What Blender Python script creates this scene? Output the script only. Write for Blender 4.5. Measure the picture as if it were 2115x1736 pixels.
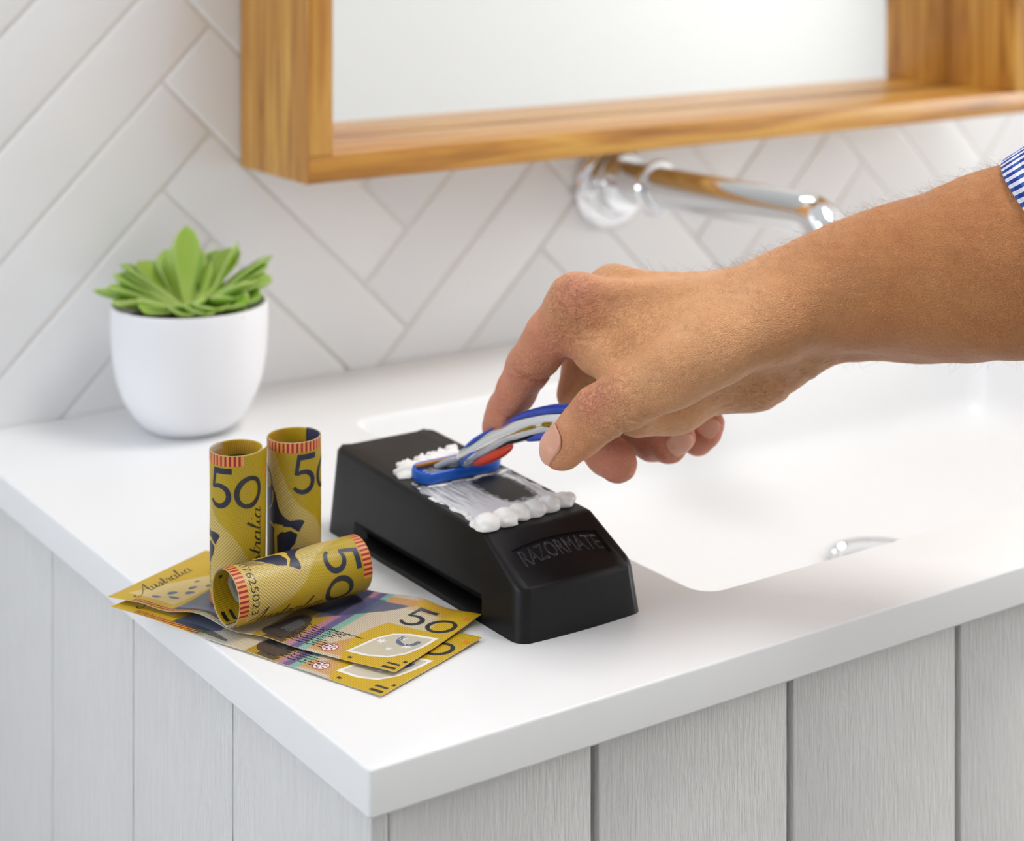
import bpy, bmesh, math, random
import numpy as np
from mathutils import Vector, Matrix

scene = bpy.context.scene
for o in list(bpy.data.objects):
    bpy.data.objects.remove(o)
COL = scene.collection
random.seed(7)
RNG = np.random.default_rng(11)

# ---------------------------------------------------------------- camera
CAM_F, CAM_YH, CAM_H = 3748.0, -215.0, 0.307
CAM_A = math.radians(34.3)
CS, CC = math.sin(CAM_A), math.cos(CAM_A)
_d0 = CAM_F*CAM_H/(1590-CAM_YH); _l0 = (762-1057)/CAM_F*_d0
CAM_X = -(_d0*CS+_l0*CC); CAM_Y = -(_d0*CC-_l0*CS)
cam_data = bpy.data.cameras.new('camera')
cam = bpy.data.objects.new('camera', cam_data)
COL.objects.link(cam)
cam.location = (CAM_X, CAM_Y, CAM_H)
cam.rotation_euler = (math.pi/2, 0, -CAM_A)
cam_data.sensor_width = 36.0
cam_data.lens = CAM_F/2115*36.0
cam_data.shift_y = -(868-CAM_YH)/2115
cam_data.clip_start = 0.02
cam_data.dof.use_dof = True
cam_data.dof.focus_distance = 0.735
cam_data.dof.aperture_fstop = 8.5
scene.camera = cam

# ---------------------------------------------------------------- light
world = bpy.data.worlds.new('world'); scene.world = world
world.use_nodes = True
wn = world.node_tree.nodes; bg = wn['Background']
bg.inputs['Color'].default_value = (0.86, 0.93, 1.0, 1)
bg.inputs['Strength'].default_value = 1.0

def area_light(name, loc, target, sx, sy, power, color):
    d = bpy.data.lights.new(name, 'AREA'); d.shape = 'RECTANGLE'
    d.size, d.size_y, d.energy, d.color = sx, sy, power, color
    o = bpy.data.objects.new(name, d); COL.objects.link(o)
    o.location = loc
    o.rotation_euler = (Vector(target)-Vector(loc)).to_track_quat('-Z', 'Y').to_euler()
    return o
# daylight through the big window right, the smaller window left, and the ceiling luminaire
area_light('daylight_right', (3.22, -0.75, 0.60), (0.3, -0.1, 0.05), 1.1, 1.5, 50.0, (1.0, 0.99, 0.98))
area_light('daylight_left', (-1.68, 0.12, 0.62), (0.3, 0.12, 0.0), 0.55, 1.1, 20.0, (0.82, 0.89, 1.0))
area_light('ceiling_light', (0.62, -0.22, 1.52), (0.5, -0.1, 0.0), 0.65, 0.42, 17.5, (1.0, 0.99, 0.98))

vs = scene.view_settings
scene.display_settings.display_device = 'sRGB'
vs.view_transform = 'Standard'; vs.look = 'None'
vs.exposure = -0.56; vs.gamma = 1.0; vs.use_curve_mapping = False

# ---------------------------------------------------------------- helpers
def px_at(px, py, d):
    l = (px-1057)/CAM_F*d
    return Vector((CAM_X+d*CS+l*CC, CAM_Y+d*CC-l*CS, CAM_H-(py-CAM_YH)/CAM_F*d))

def make_obj(name, mesh, parent=None, mat=None, loc=None):
    o = bpy.data.objects.new(name, mesh); COL.objects.link(o)
    if parent is not None: o.parent = parent
    if mat is not None and len(mesh.materials) == 0: mesh.materials.append(mat)
    if loc is not None: o.location = loc
    return o

def mesh_from(verts, faces, name='mesh', smooth=False):
    me = bpy.data.meshes.new(name)
    me.from_pydata([tuple(v) for v in verts], [], [tuple(int(i) for i in f) for f in faces])
    me.update()
    if smooth: me.polygons.foreach_set('use_smooth', [True]*len(me.polygons))
    return me

def mesh_bm(bm, name='mesh', smooth=False):
    me = bpy.data.meshes.new(name); bm.to_mesh(me); bm.free()
    if smooth: me.polygons.foreach_set('use_smooth', [True]*len(me.polygons))
    return me

def empty(name, loc=(0, 0, 0), rz=0.0):
    o = bpy.data.objects.new(name, None); COL.objects.link(o)
    o.empty_display_size = 0.02
    o.location = loc; o.rotation_euler = (0, 0, rz)
    return o

def tag(o, label=None, cat=None, group=None, kind=None):
    if label: o['label'] = label
    if cat: o['category'] = cat
    if group: o['group'] = group
    if kind: o['kind'] = kind
    return o

def box_mesh(x0, x1, y0, y1, z0, z1, bev=0.0, seg=2, name='box'):
    bm = bmesh.new()
    bmesh.ops.create_cube(bm, size=1.0)
    for v in bm.verts:
        v.co = Vector((x0+(v.co.x+.5)*(x1-x0), y0+(v.co.y+.5)*(y1-y0), z0+(v.co.z+.5)*(z1-z0)))
    if bev > 0:
        bmesh.ops.bevel(bm, geom=list(bm.edges), offset=bev, segments=seg, profile=0.5, affect='EDGES')
    me = mesh_bm(bm, name)
    if bev > 0: shade_auto(me, 40)
    return me

def shade_auto(me, deg=35):
    me.polygons.foreach_set('use_smooth', [True]*len(me.polygons))
    bm = bmesh.new(); bm.from_mesh(me)
    lim = math.radians(deg)
    for e in bm.edges:
        e.smooth = not (len(e.link_faces) == 2 and e.calc_face_angle(0) > lim)
    bm.to_mesh(me); bm.free()

def lathe(profile, n=64, name='lathe', close=False):
    vs_, fs = [], []
    m = len(profile)
    for r, z in profile:
        for k in range(n):
            a = 2*math.pi*k/n
            vs_.append((r*math.cos(a), r*math.sin(a), z))
    for i in range(m-1 if not close else m):
        j = (i+1) % m
        for k in range(n):
            k2 = (k+1) % n
            fs.append((i*n+k, i*n+k2, j*n+k2, j*n+k))
    me = mesh_from(vs_, fs, name)
    bm = bmesh.new(); bm.from_mesh(me)
    bmesh.ops.remove_doubles(bm, verts=list(bm.verts), dist=1e-6)
    bmesh.ops.recalc_face_normals(bm, faces=list(bm.faces))
    bm.to_mesh(me); bm.free()
    shade_auto(me, 35)
    return me

def sweep(points, sections, name='sweep', cap=True):
    """points: list of Vector; sections: per point list of 3-D offset vectors (closed ring)."""
    vs_, fs = [], []
    n = len(sections[0])
    for p, s in zip(points, sections):
        for q in s: vs_.append(Vector(p)+Vector(q))
    for i in range(len(points)-1):
        for k in range(n):
            k2 = (k+1) % n
            fs.append((i*n+k, i*n+k2, (i+1)*n+k2, (i+1)*n+k))
    if cap:
        fs.append(tuple(reversed(range(n)))); fs.append(tuple((len(points)-1)*n+k for k in range(n)))
    me = mesh_from(vs_, fs, name)
    bm = bmesh.new(); bm.from_mesh(me)
    bmesh.ops.recalc_face_normals(bm, faces=list(bm.faces))
    bm.to_mesh(me); bm.free()
    shade_auto(me, 45)
    return me

def tube(points, radii, n=16, name='tube'):
    pts = [Vector(p) for p in points]
    secs = []
    up = Vector((0.123, 0.456, 0.88)).normalized()
    for i, p in enumerate(pts):
        t = (pts[min(i+1, len(pts)-1)]-pts[max(i-1, 0)]).normalized()
        a = t.cross(up)
        if a.length < 1e-4: a = t.cross(Vector((1, 0, 0)))
        a.normalize(); b = t.cross(a)
        up = b.cross(t) if False else up
        r = radii[i] if hasattr(radii, '__len__') else radii
        secs.append([a*(r*math.cos(2*math.pi*k/n))+b*(r*math.sin(2*math.pi*k/n)) for k in range(n)])
    return sweep(pts, secs, name)

# ---- materials
class NT:
    def __init__(self, name):
        self.m = bpy.data.materials.new(name); self.m.use_nodes = True
        self.t = self.m.node_tree; self.b = self.t.nodes['Principled BSDF']
        self.out = self.t.nodes['Material Output']
    def n(self, typ, **kw):
        nd = self.t.nodes.new(typ)
        for k, v in kw.items():
            if k.startswith('i_'):
                nd.inputs[k[2:].replace('_', ' ')].default_value = v
            else: setattr(nd, k, v)
        return nd
    def l(self, a, b): self.t.links.new(a, b)
    def math(self, op, a, b=None, clamp=False):
        nd = self.t.nodes.new('ShaderNodeMath'); nd.operation = op; nd.use_clamp = clamp
        for i, v in enumerate((a, b)):
            if v is None: continue
            if isinstance(v, (int, float)): nd.inputs[i].default_value = v
            else: self.l(v, nd.inputs[i])
        return nd.outputs[0]
    def mix(self, fac, a, b, blend='MIX'):
        nd = self.t.nodes.new('ShaderNodeMix'); nd.data_type = 'RGBA'; nd.blend_type = blend
        if isinstance(fac, (int, float)): nd.inputs[0].default_value = fac
        else: self.l(fac, nd.inputs[0])
        for i, v in ((6, a), (7, b)):
            if isinstance(v, tuple): nd.inputs[i].default_value = v if len(v) == 4 else (*v, 1)
            else: self.l(v, nd.inputs[i])
        return nd.outputs[2]
    def ramp(self, fac, stops):
        nd = self.t.nodes.new('ShaderNodeValToRGB'); cr = nd.color_ramp
        while len(cr.elements) < len(stops): cr.elements.new(0.5)
        for e, (p, c) in zip(cr.elements, stops):
            e.position = p; e.color = c if len(c) == 4 else (*c, 1)
        self.l(fac, nd.inputs[0]); return nd.outputs[0]
    def noise(self, vec, scale, detail=2.0, rough=0.5, dist=0.0):
        nd = self.t.nodes.new('ShaderNodeTexNoise')
        nd.inputs['Scale'].default_value = scale; nd.inputs['Detail'].default_value = detail
        nd.inputs['Roughness'].default_value = rough; nd.inputs['Distortion'].default_value = dist
        if vec is not None: self.l(vec, nd.inputs['Vector'])
        return nd.outputs[0]
    def mapping(self, vec, scale=(1, 1, 1), rot=(0, 0, 0), loc=(0, 0, 0)):
        nd = self.t.nodes.new('ShaderNodeMapping')
        nd.inputs['Scale'].default_value = scale; nd.inputs['Rotation'].default_value = rot
        nd.inputs['Location'].default_value = loc
        self.l(vec, nd.inputs['Vector']); return nd.outputs[0]
    def coord(self, which='Object'):
        return self.t.nodes.new('ShaderNodeTexCoord').outputs[which]
    def bump(self, h, strength=0.3, dist=0.001, normal=None):
        nd = self.t.nodes.new('ShaderNodeBump')
        nd.inputs['Strength'].default_value = strength; nd.inputs['Distance'].default_value = dist
        self.l(h, nd.inputs['Height'])
        if normal is not None: self.l(normal, nd.inputs['Normal'])
        return nd.outputs[0]
    def set(self, **kw):
        for k, v in kw.items():
            s = self.b.inputs[k.replace('_', ' ')]
            if isinstance(v, (int, float)): s.default_value = v
            elif isinstance(v, tuple): s.default_value = v if len(v) in (4,) or s.type == 'VECTOR' else (*v, 1)
            else: self.l(v, s)
        return self

def srgb(r, g, b):
    def f(c):
        c /= 255.0
        return c/12.92 if c <= 0.04045 else ((c+0.055)/1.055)**2.4
    return (f(r), f(g), f(b), 1.0)

def plain(name, col, rough=0.5, metal=0.0, **kw):
    t = NT(name); t.set(Base_Color=col, Roughness=rough, Metallic=metal, **kw); return t.m
# ================================================================ setting
WALL_Y = 0.4764
FLOOR_Z, CEIL_Z = -0.86, 1.56
ROOM_X0, ROOM_X1, ROOM_Y0 = -1.75, 3.30, -1.75

def m_paint(name, col, rough=0.6):
    t = NT(name); c = t.coord()
    n = t.noise(c, 180, 3)
    t.set(Base_Color=col, Roughness=rough, Normal=t.bump(n, 0.05, 0.0006)); return t.m
M_PAINT = m_paint('wall_paint', srgb(238, 238, 237))
M_CEIL = m_paint('ceiling_paint', srgb(244, 244, 243))
def m_floor():
    t = NT('floor_concrete'); c = t.coord()
    n = t.noise(c, 6, 6, .6)
    t.set(Base_Color=t.ramp(n, [(.3, srgb(122, 120, 117)), (.7, srgb(146, 144, 140))]), Roughness=0.5,
          Normal=t.bump(t.noise(c, 90, 4), .1, .001)); return t.m
M_FLOOR = m_floor()
def m_grout():
    t = NT('grout'); c = t.coord()
    n = t.noise(c, 900, 3)
    t.set(Base_Color=t.ramp(n, [(.3, srgb(226, 222, 218)), (.7, srgb(236, 233, 229))]), Roughness=.9,
          Normal=t.bump(n, .4, .0004)); return t.m
M_GROUT = m_grout()
def m_tile():
    t = NT('white_tile'); c = t.coord()
    n = t.noise(t.mapping(c, (18, 18, 18)), 1.0, 2)
    oi = t.n('ShaderNodeObjectInfo')
    col = t.mix(t.math('MULTIPLY', oi.outputs['Random'], 1.0), srgb(234, 234, 235), srgb(243, 243, 243))
    t.set(Base_Color=col, Roughness=0.22, Normal=t.bump(n, .25, .0035))
    t.b.inputs['Coat Weight'].default_value = 0.15
    return t.m
M_TILE = m_tile()

def struct(o, label, cat): return tag(o, label, cat, kind='structure')
struct(make_obj('floor', box_mesh(ROOM_X0-.1, ROOM_X1+.1, ROOM_Y0-.1, WALL_Y+.12, FLOOR_Z-.05, FLOOR_Z), mat=M_FLOOR), 'grey concrete bathroom floor under the vanity', 'floor')
struct(make_obj('ceiling', box_mesh(ROOM_X0-.1, ROOM_X1+.1, ROOM_Y0-.1, WALL_Y+.12, CEIL_Z, CEIL_Z+.05), mat=M_CEIL), 'white painted bathroom ceiling', 'ceiling')
wall_back = struct(make_obj('wall_back', box_mesh(ROOM_X0-.1, ROOM_X1+.1, WALL_Y+.0010, WALL_Y+.12, FLOOR_Z, CEIL_Z), mat=M_GROUT), 'wall of white herringbone tiles behind the vanity', 'wall')
struct(make_obj('wall_front', box_mesh(ROOM_X0-.1, ROOM_X1+.1, ROOM_Y0-.1, ROOM_Y0, FLOOR_Z, CEIL_Z), mat=M_PAINT), 'plain white wall facing the mirror', 'wall')

def wall_with_window(name, x0, x1, ya, yb, za, zb, label):
    bm = bmesh.new()
    Y0, Y1 = ROOM_Y0, WALL_Y+.003
    for (a, b, c, d) in ((Y0, ya, FLOOR_Z, CEIL_Z), (yb, Y1, FLOOR_Z, CEIL_Z), (ya, yb, FLOOR_Z, za), (ya, yb, zb, CEIL_Z)):
        m = box_mesh(x0, x1, a, b, c, d); bm.from_mesh(m); bpy.data.meshes.remove(m)
    return struct(make_obj(name, mesh_bm(bm, name), mat=M_PAINT), label, 'wall')
wall_with_window('wall_right', ROOM_X1, ROOM_X1+.1, -1.32, -.18, -.25, 1.35, 'white side wall with a tall window right of the vanity')
wall_with_window('wall_left', ROOM_X0-.1, ROOM_X0, -.3, .40, 0.0, 1.2, 'white side wall with a window left of the vanity')
M_WFRAME = plain('window_frame_paint', srgb(240, 240, 240), .4)
def m_glass():
    t = NT('window_glass'); t.set(Base_Color=(1, 1, 1, 1), Roughness=0.0, IOR=1.02); t.b.inputs['Transmission Weight'].default_value = 1.0
    return t.m
M_GLASS = m_glass()
def window(n, x, ya, yb, za, zb, label):
    w = empty('window_%d' % n, (x, (ya+yb)/2, za)); struct(w, label, 'window')
    t = .04
    for (a, b, c, d) in ((ya, ya+t, za, zb), (yb-t, yb, za, zb), (ya+t, yb-t, za, za+t), (ya+t, yb-t, zb-t, zb)):
        o = make_obj('window_frame', box_mesh(-.02, .02, a-(ya+yb)/2, b-(ya+yb)/2, c-za, d-za, .003), w, M_WFRAME)
    make_obj('pane', box_mesh(-.003, .003, ya+t-(ya+yb)/2, yb-t-(ya+yb)/2, t, zb-za-t), w, M_GLASS)
window(1, ROOM_X1+.05, -1.32, -.18, -.25, 1.35, 'white framed window in the right side wall')
window(2, ROOM_X0-.05, -.3, .40, 0.0, 1.2, 'white framed window in the left side wall')

# ---- herringbone tiles
TW, TL, TG, TT = 0.0464, 0.1985, 0.0016, 0.0065
def tile_mesh():
    bm = bmesh.new(); bmesh.ops.create_cube(bm, size=1.0)
    for v in bm.verts:
        v.co = Vector((v.co.x*(TL-TG), v.co.y*TT, v.co.z*(TW-TG)))
    ed = [e for e in bm.edges if all(v.co.y < 0 for v in e.verts)]
    bmesh.ops.bevel(bm, geom=ed, offset=.0019, segments=3, profile=.6, affect='EDGES')
    me = mesh_bm(bm, 'tile'); shade_auto(me, 50); me.materials.append(M_TILE); return me
TILE = tile_mesh()
R2 = math.sqrt(2)
def add_tile(p, q, rot):
    x, z = (p-q)/R2, (p+q)/R2
    if not (-.48 < x < 1.35 and -.17 < z < .78): return
    o = make_obj('tile', TILE, wall_back)
    o.location = (x, WALL_Y+TT/2, z)
    k = random.uniform(-1, 1)
    o.rotation_euler = (random.uniform(-.006, .006), rot, random.uniform(-.004, .004))
P0 = 0.228
for m in range(-6, 7):
    tp, tq = m*(TW+TL), m*(TW-TL)
    for i in range(-30, 31):
        pe, qb = P0+i*TW+tp, i*TW+tq
        add_tile(pe-TL/2, qb+TW/2, -math.pi/4)
        add_tile(pe+TW/2, qb+TW-TL/2, math.pi/4)

# ================================================================ vanity
VX1 = 0.95
def m_solid():
    t = NT('white_solid_surface'); c = t.coord()
    n = t.noise(c, 260, 3)
    t.set(Base_Color=srgb(243, 243, 243), Roughness=.38, Normal=t.bump(n, .03, .0004)); return t.m
M_SOLID = m_solid()
BX0, BX1, BY0, BY1, BZ = 0.2035, 0.7365, 0.0585, 0.3745, -0.078
def rrect(x0, x1, y0, y1, r, n=8):
    pts = []
    for cx, cy, a0 in ((x1-r, y0+r, -90), (x1-r, y1-r, 0), (x0+r, y1-r, 90), (x0+r, y0+r, 180)):
        for k in range(n+1):
            a = math.radians(a0+90*k/n); pts.append((cx+r*math.cos(a), cy+r*math.sin(a)))
    return pts
def worktop_mesh():
    loops = []
    X0, X1, Y0, Y1, T = 0.0, VX1, 0.0, WALL_Y-.0004, 0.0180
    n = 8; e = .0012
    loops.append([(x, y, -T) for x, y in rrect(X0+e, X1-e, Y0+e, Y1-e, .001, n)])
    loops.append([(x, y, -T+e) for x, y in rrect(X0, X1, Y0, Y1, .002, n)])
    for k in range(5):
        a = math.pi/2*k/4
        ins = e*(1-math.cos(a)); loops.append([(x, y, -e+e*math.sin(a)) for x, y in rrect(X0+ins, X1-ins, Y0+ins, Y1-ins, .002, n)])
    # basin rim
    rr = .0035
    for k in range(5):
        a = math.pi/2*k/4
        ins = rr*math.sin(a)
        loops.append([(x, y, -rr*(1-math.cos(a))) for x, y in rrect(BX0-rr+ins, BX1+rr-ins, BY0-rr+ins, BY1+rr-ins, .010+rr-ins, n)])
    # walls with slight slope and a generous foot fillet
    fr = .022
    ztop, zb = -rr, BZ
    slope = .012
    loops.append([(x, y, zb+fr) for x, y in rrect(BX0+slope, BX1-slope, BY0+slope, BY1-slope, .014, n)])
    for k in range(1, 7):
        a = math.pi/2*k/6
        ins = slope+fr*(1-math.cos(a)); zz = zb+fr*(1-math.sin(a))
        loops.append([(x, y, zz) for x, y in rrect(BX0+ins, BX1-ins, BY0+ins, BY1-ins, .014, n)])
    # floor falls gently to the drain
    N = len(loops[0]); dcx, dcy, dr = .458, .200, .031
    flo = loops[-1]
    ring = []
    for (x, y, z) in flo:
        a = math.atan2(y-dcy, x-dcx); ring.append((dcx+dr*math.cos(a), dcy+dr*math.sin(a), BZ-.004))
    mid = [((a[0]*.5+b[0]*.5), (a[1]*.5+b[1]*.5), BZ-.0022) for a, b in zip(flo, ring)]
    loops += [mid, ring]
    vs_ = [v for lp in loops for v in lp]; fs = []
    for i in range(len(loops)-1):
        for k in range(N):
            k2 = (k+1) % N
            fs.append((i*N+k, i*N+k2, (i+1)*N+k2, (i+1)*N+k))
    fs.append(tuple((len(loops)-1)*N+k for k in range(N)))
    me = mesh_from(vs_, fs, 'worktop'); shade_auto(me, 33); return me
worktop = empty('worktop', (0, 0, 0)); tag(worktop, 'white solid surface vanity top with moulded rectangular basin', 'worktop')
make_obj('slab', worktop_mesh(), worktop, M_SOLID)
M_CHROME = plain('chrome', (.82, .83, .85, 1), .06, 1.0)
dprof = [(0, .0045), (.012, .0042), (.022, .0030), (.0245, .0012), (.0255, 0), (.0265, 0), (.0275, .0016), (.030, .0020), (.0325, .0012), (.0332, -.002), (0, -.003)]
drain = make_obj('drain', lathe(dprof, 64), worktop, M_CHROME, (.458, .200, BZ-.0022)); drain['label'] = 'round chrome basin waste'

def m_plank(name, lo, hi):
    t = NT(name); c = t.coord(); oi = t.n('ShaderNodeObjectInfo')
    off = t.n('ShaderNodeVectorMath', operation='ADD'); t.l(c, off.inputs[0])
    sc = t.n('ShaderNodeVectorMath', operation='SCALE'); t.l(oi.outputs['Location'], sc.inputs[0]); sc.inputs['Scale'].default_value = 7.3
    t.l(sc.outputs[0], off.inputs[1])
    g1 = t.noise(t.mapping(off.outputs[0], (1, 1, .055)), 900, 4, .65, .3)
    g2 = t.noise(t.mapping(off.outputs[0], (1, 1, .16)), 420, 3, .6, .5)
    h = t.math('ADD', t.math('MULTIPLY', g1, .6), t.math('MULTIPLY', g2, .7))
    t.set(Base_Color=t.ramp(g1, [(.3, lo), (.65, hi)]), Roughness=.55, Normal=t.bump(h, .85, .0016)); return t.m
M_PLANK = m_plank('painted_timber', srgb(226, 224, 222), srgb(236, 235, 233))
vanity = empty('vanity_cabinet', (0, 0, FLOOR_Z)); tag(vanity, 'white painted timber plank vanity cabinet under the worktop', 'cabinet')
def vpart(name, x0, x1, y0, y1, z0, z1, bev, mat):
    cx, cy, cz = (x0+x1)/2, (y0+y1)/2, (z0+z1)/2
    return make_obj(name, box_mesh(x0-cx, x1-cx, y0-cy, y1-cy, z0-cz, z1-cz, bev), vanity, mat, (cx, cy, cz-FLOOR_Z))
KZ0, KZ1 = -.78, -.0182
gap = .0034
fx = [.0143] + [.1072+k*.1028 for k in range(9)]
fx[-1] = .938
for i, (a, b) in enumerate(zip(fx[:-1], fx[1:])):
    vpart('plank', a+(0 if i == 0 else gap/2), b-gap/2, .0105, .0225, KZ0, KZ1, .0012, M_PLANK)
ly = [.0105] + [.1240+k*.1042 for k in range(4)]
ly[-1] = .468
for i, (a, b) in enumerate(zip(ly[:-1], ly[1:])):
    vpart('plank', .0065, .0145-.0003, a+(0 if i == 0 else .00045), b-.00045, KZ0, KZ1, .0009, M_PLANK)
for a, b in zip(ly[:-1], ly[1:]):
    vpart('plank', .938, .946, a+.001, b-.001, KZ0, KZ1, .0012, M_PLANK)
vpart('groove_backing', .0148, .9375, .0228, .030, KZ0, KZ1, 0, plain('groove_paint', srgb(186, 184, 182), .7))
vpart('side_backing', .0148, .022, .0305, .466, KZ0, KZ1, 0, plain('groove_paint_side', srgb(186, 184, 182), .7))
vpart('bottom_board', .0225, .930, .031, .466, KZ0, KZ0+.016, 0, M_PLANK)
vpart('plinth', .05, .90, .06, .466, FLOOR_Z, KZ0-.0005, 0, M_PLANK)

# ================================================================ mirror in wooden frame
def m_wood(name, axis, tone):
    t = NT(name); c = t.coord(); oi = t.n('ShaderNodeObjectInfo')
    off = t.n('ShaderNodeVectorMath', operation='ADD'); t.l(c, off.inputs[0])
    sc = t.n('ShaderNodeVectorMath', operation='SCALE'); t.l(oi.outputs['Location'], sc.inputs[0]); sc.inputs['Scale'].default_value = 3.1
    t.l(sc.outputs[0], off.inputs[1])
    s1 = [1, 1, 1]; s1[axis] = .06
    s2 = [1, 1, 1]; s2[axis] = .03
    n1 = t.noise(t.mapping(off.outputs[0], tuple(s1)), 75, 5, .6, 1.0)
    n2 = t.noise(t.mapping(off.outputs[0], tuple(s2)), 420, 3, .6)
    m = t.math('ADD', t.math('MULTIPLY', n1, .75), t.math('MULTIPLY', n2, .25))
    col = t.ramp(m, [(.30, tuple(v*.55*tone for v in srgb(158, 98, 36)[:3])), (.46, tuple(v*tone for v in srgb(190, 130, 52)[:3])), (.68, tuple(v*tone for v in srgb(224, 176, 84)[:3]))])
    t.set(Base_Color=col, Roughness=.38, Normal=t.bump(m, .10, .0006))
    t.b.inputs['Coat Weight'].default_value = .2; t.b.inputs['Coat Roughness'].default_value = .18
    return t.m
M_WOODV = m_wood('oak_vertical_grain', 2, 1.0); M_WOODH = m_wood('oak_horizontal_grain', 0, 1.0)
MX0, MX1, MY0, MZ0, MZ1, MT = .1808, .8120, .3862, .1385, .8900, .0162
mir = empty('mirror_cabinet', ((MX0+MX1)/2, WALL_Y, MZ0)); tag(mir, 'deep wooden framed bathroom mirror hung on the tiled wall', 'mirror')
def mpart(name, x0, x1, y0, y1, z0, z1, bev, mat):
    cx, cy, cz = (x0+x1)/2, (y0+y1)/2, (z0+z1)/2
    L = mir.location
    return make_obj(name, box_mesh(x0-cx, x1-cx, y0-cy, y1-cy, z0-cz, z1-cz, bev), mir, mat, (cx-L.x, cy-L.y, cz-L.z))
YB = WALL_Y-.0012
mpart('side_panel', MX0-.0007, MX0+.0001, MY0, YB, MZ0, MZ1, 0, M_WOODV)
mpart('side_panel', MX1-.0001, MX1+.0007, MY0, YB, MZ0, MZ1, 0, M_WOODV)
mpart('bottom_rail', MX0+.0002, MX1-.0002, MY0+.0002, YB, MZ0, MZ0+MT, .0008, M_WOODH)
mpart('top_rail', MX0+.0002, MX1-.0002, MY0+.0002, YB, MZ1-MT, MZ1, .0008, M_WOODH)
mpart('stile', MX0, MX0+MT, MY0, YB, MZ0+MT*.12 if False else MZ0+MT+.0001, MZ1-MT-.0001, .0008, M_WOODV)
mpart('stile', MX1-MT, MX1, MY0, YB, MZ0+MT+.0001, MZ1-MT-.0001, .0008, M_WOODV)
M_MIRROR = plain('mirror_silver', (.93, .94, .935, 1), .005, 1.0)
mpart('mirror_glass', MX0+MT+.0003, MX1-MT-.0010, .4545, .4585, MZ0+MT+.0003, MZ1-MT-.0003, 0, M_MIRROR)
mpart('backing_board', MX0+MT+.0002, MX1-MT-.0002, .4590, .4640, MZ0+MT+.0002, MZ1-MT-.0002, 0, plain('dark_backing', srgb(60, 40, 24), .8))

# ================================================================ wall spout
sp = empty('wall_spout', (.468, WALL_Y, .1045)); tag(sp, 'chrome wall-mounted basin spout below the mirror', 'tap')
ry = Matrix.Rotation(math.pi/2, 4, 'X')
fl = lathe([(0, 0), (.0305, 0), (.0312, .002), (.0308, .005), (.028, .0072), (.021, .0080), (.0195, .0095), (0, .0095)], 72); fl.transform(ry)
make_obj('wall_flange', fl, sp, M_CHROME, (0, -.0003, -.004))
cl = lathe([(0, 0), (.0205, 0), (.0212, .0015), (.0212, .012), (.0203, .0135), (0, .0135)], 64); cl.transform(ry)
make_obj('collar', cl, sp, M_CHROME, (0, -.0095, 0))
pts, rad = [], []
for k in range(24):
    s = k/23; y = -.0225-.183*s
    pts.append((0, y, .0015+.004*s)); rad.append(.0150-.0022*s)
for k in range(1, 13):
    a = math.radians(78*k/12); R_ = .022
    pts.append((0, -.2055-R_*math.sin(a), .0055-R_*(1-math.cos(a)))); rad.append(.0128-.0012*k/12)
make_obj('spout_pipe', tube(pts, rad, 32), sp, M_CHROME)
for yy in (-.0580,):
    rg = lathe([(.0150, -.0022), (.0186, -.0018), (.0196, 0), (.0186, .0018), (.0150, .0022)], 64, close=True); rg.transform(ry)
    make_obj('ring', rg, sp, M_CHROME, (0, yy, .0015))
# ================================================================ implicit-surface mesher
def smin(a, b, k):
    h = np.maximum(k-np.abs(a-b), 0)/k
    return np.minimum(a, b)-h*h*h*k*(1/6.0)

def sd_cone(P, a, b, ra, rb):
    """distance to a rounded tapered limb from a to b"""
    a = np.asarray(a, np.float32); b = np.asarray(b, np.float32)
    ba = b-a; L2 = float(ba@ba)+1e-12
    t = np.clip(((P-a)@ba)/L2, 0, 1)
    q = P-a-t[..., None]*ba
    return np.sqrt((q*q).sum(-1))-(ra+(rb-ra)*t)

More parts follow.
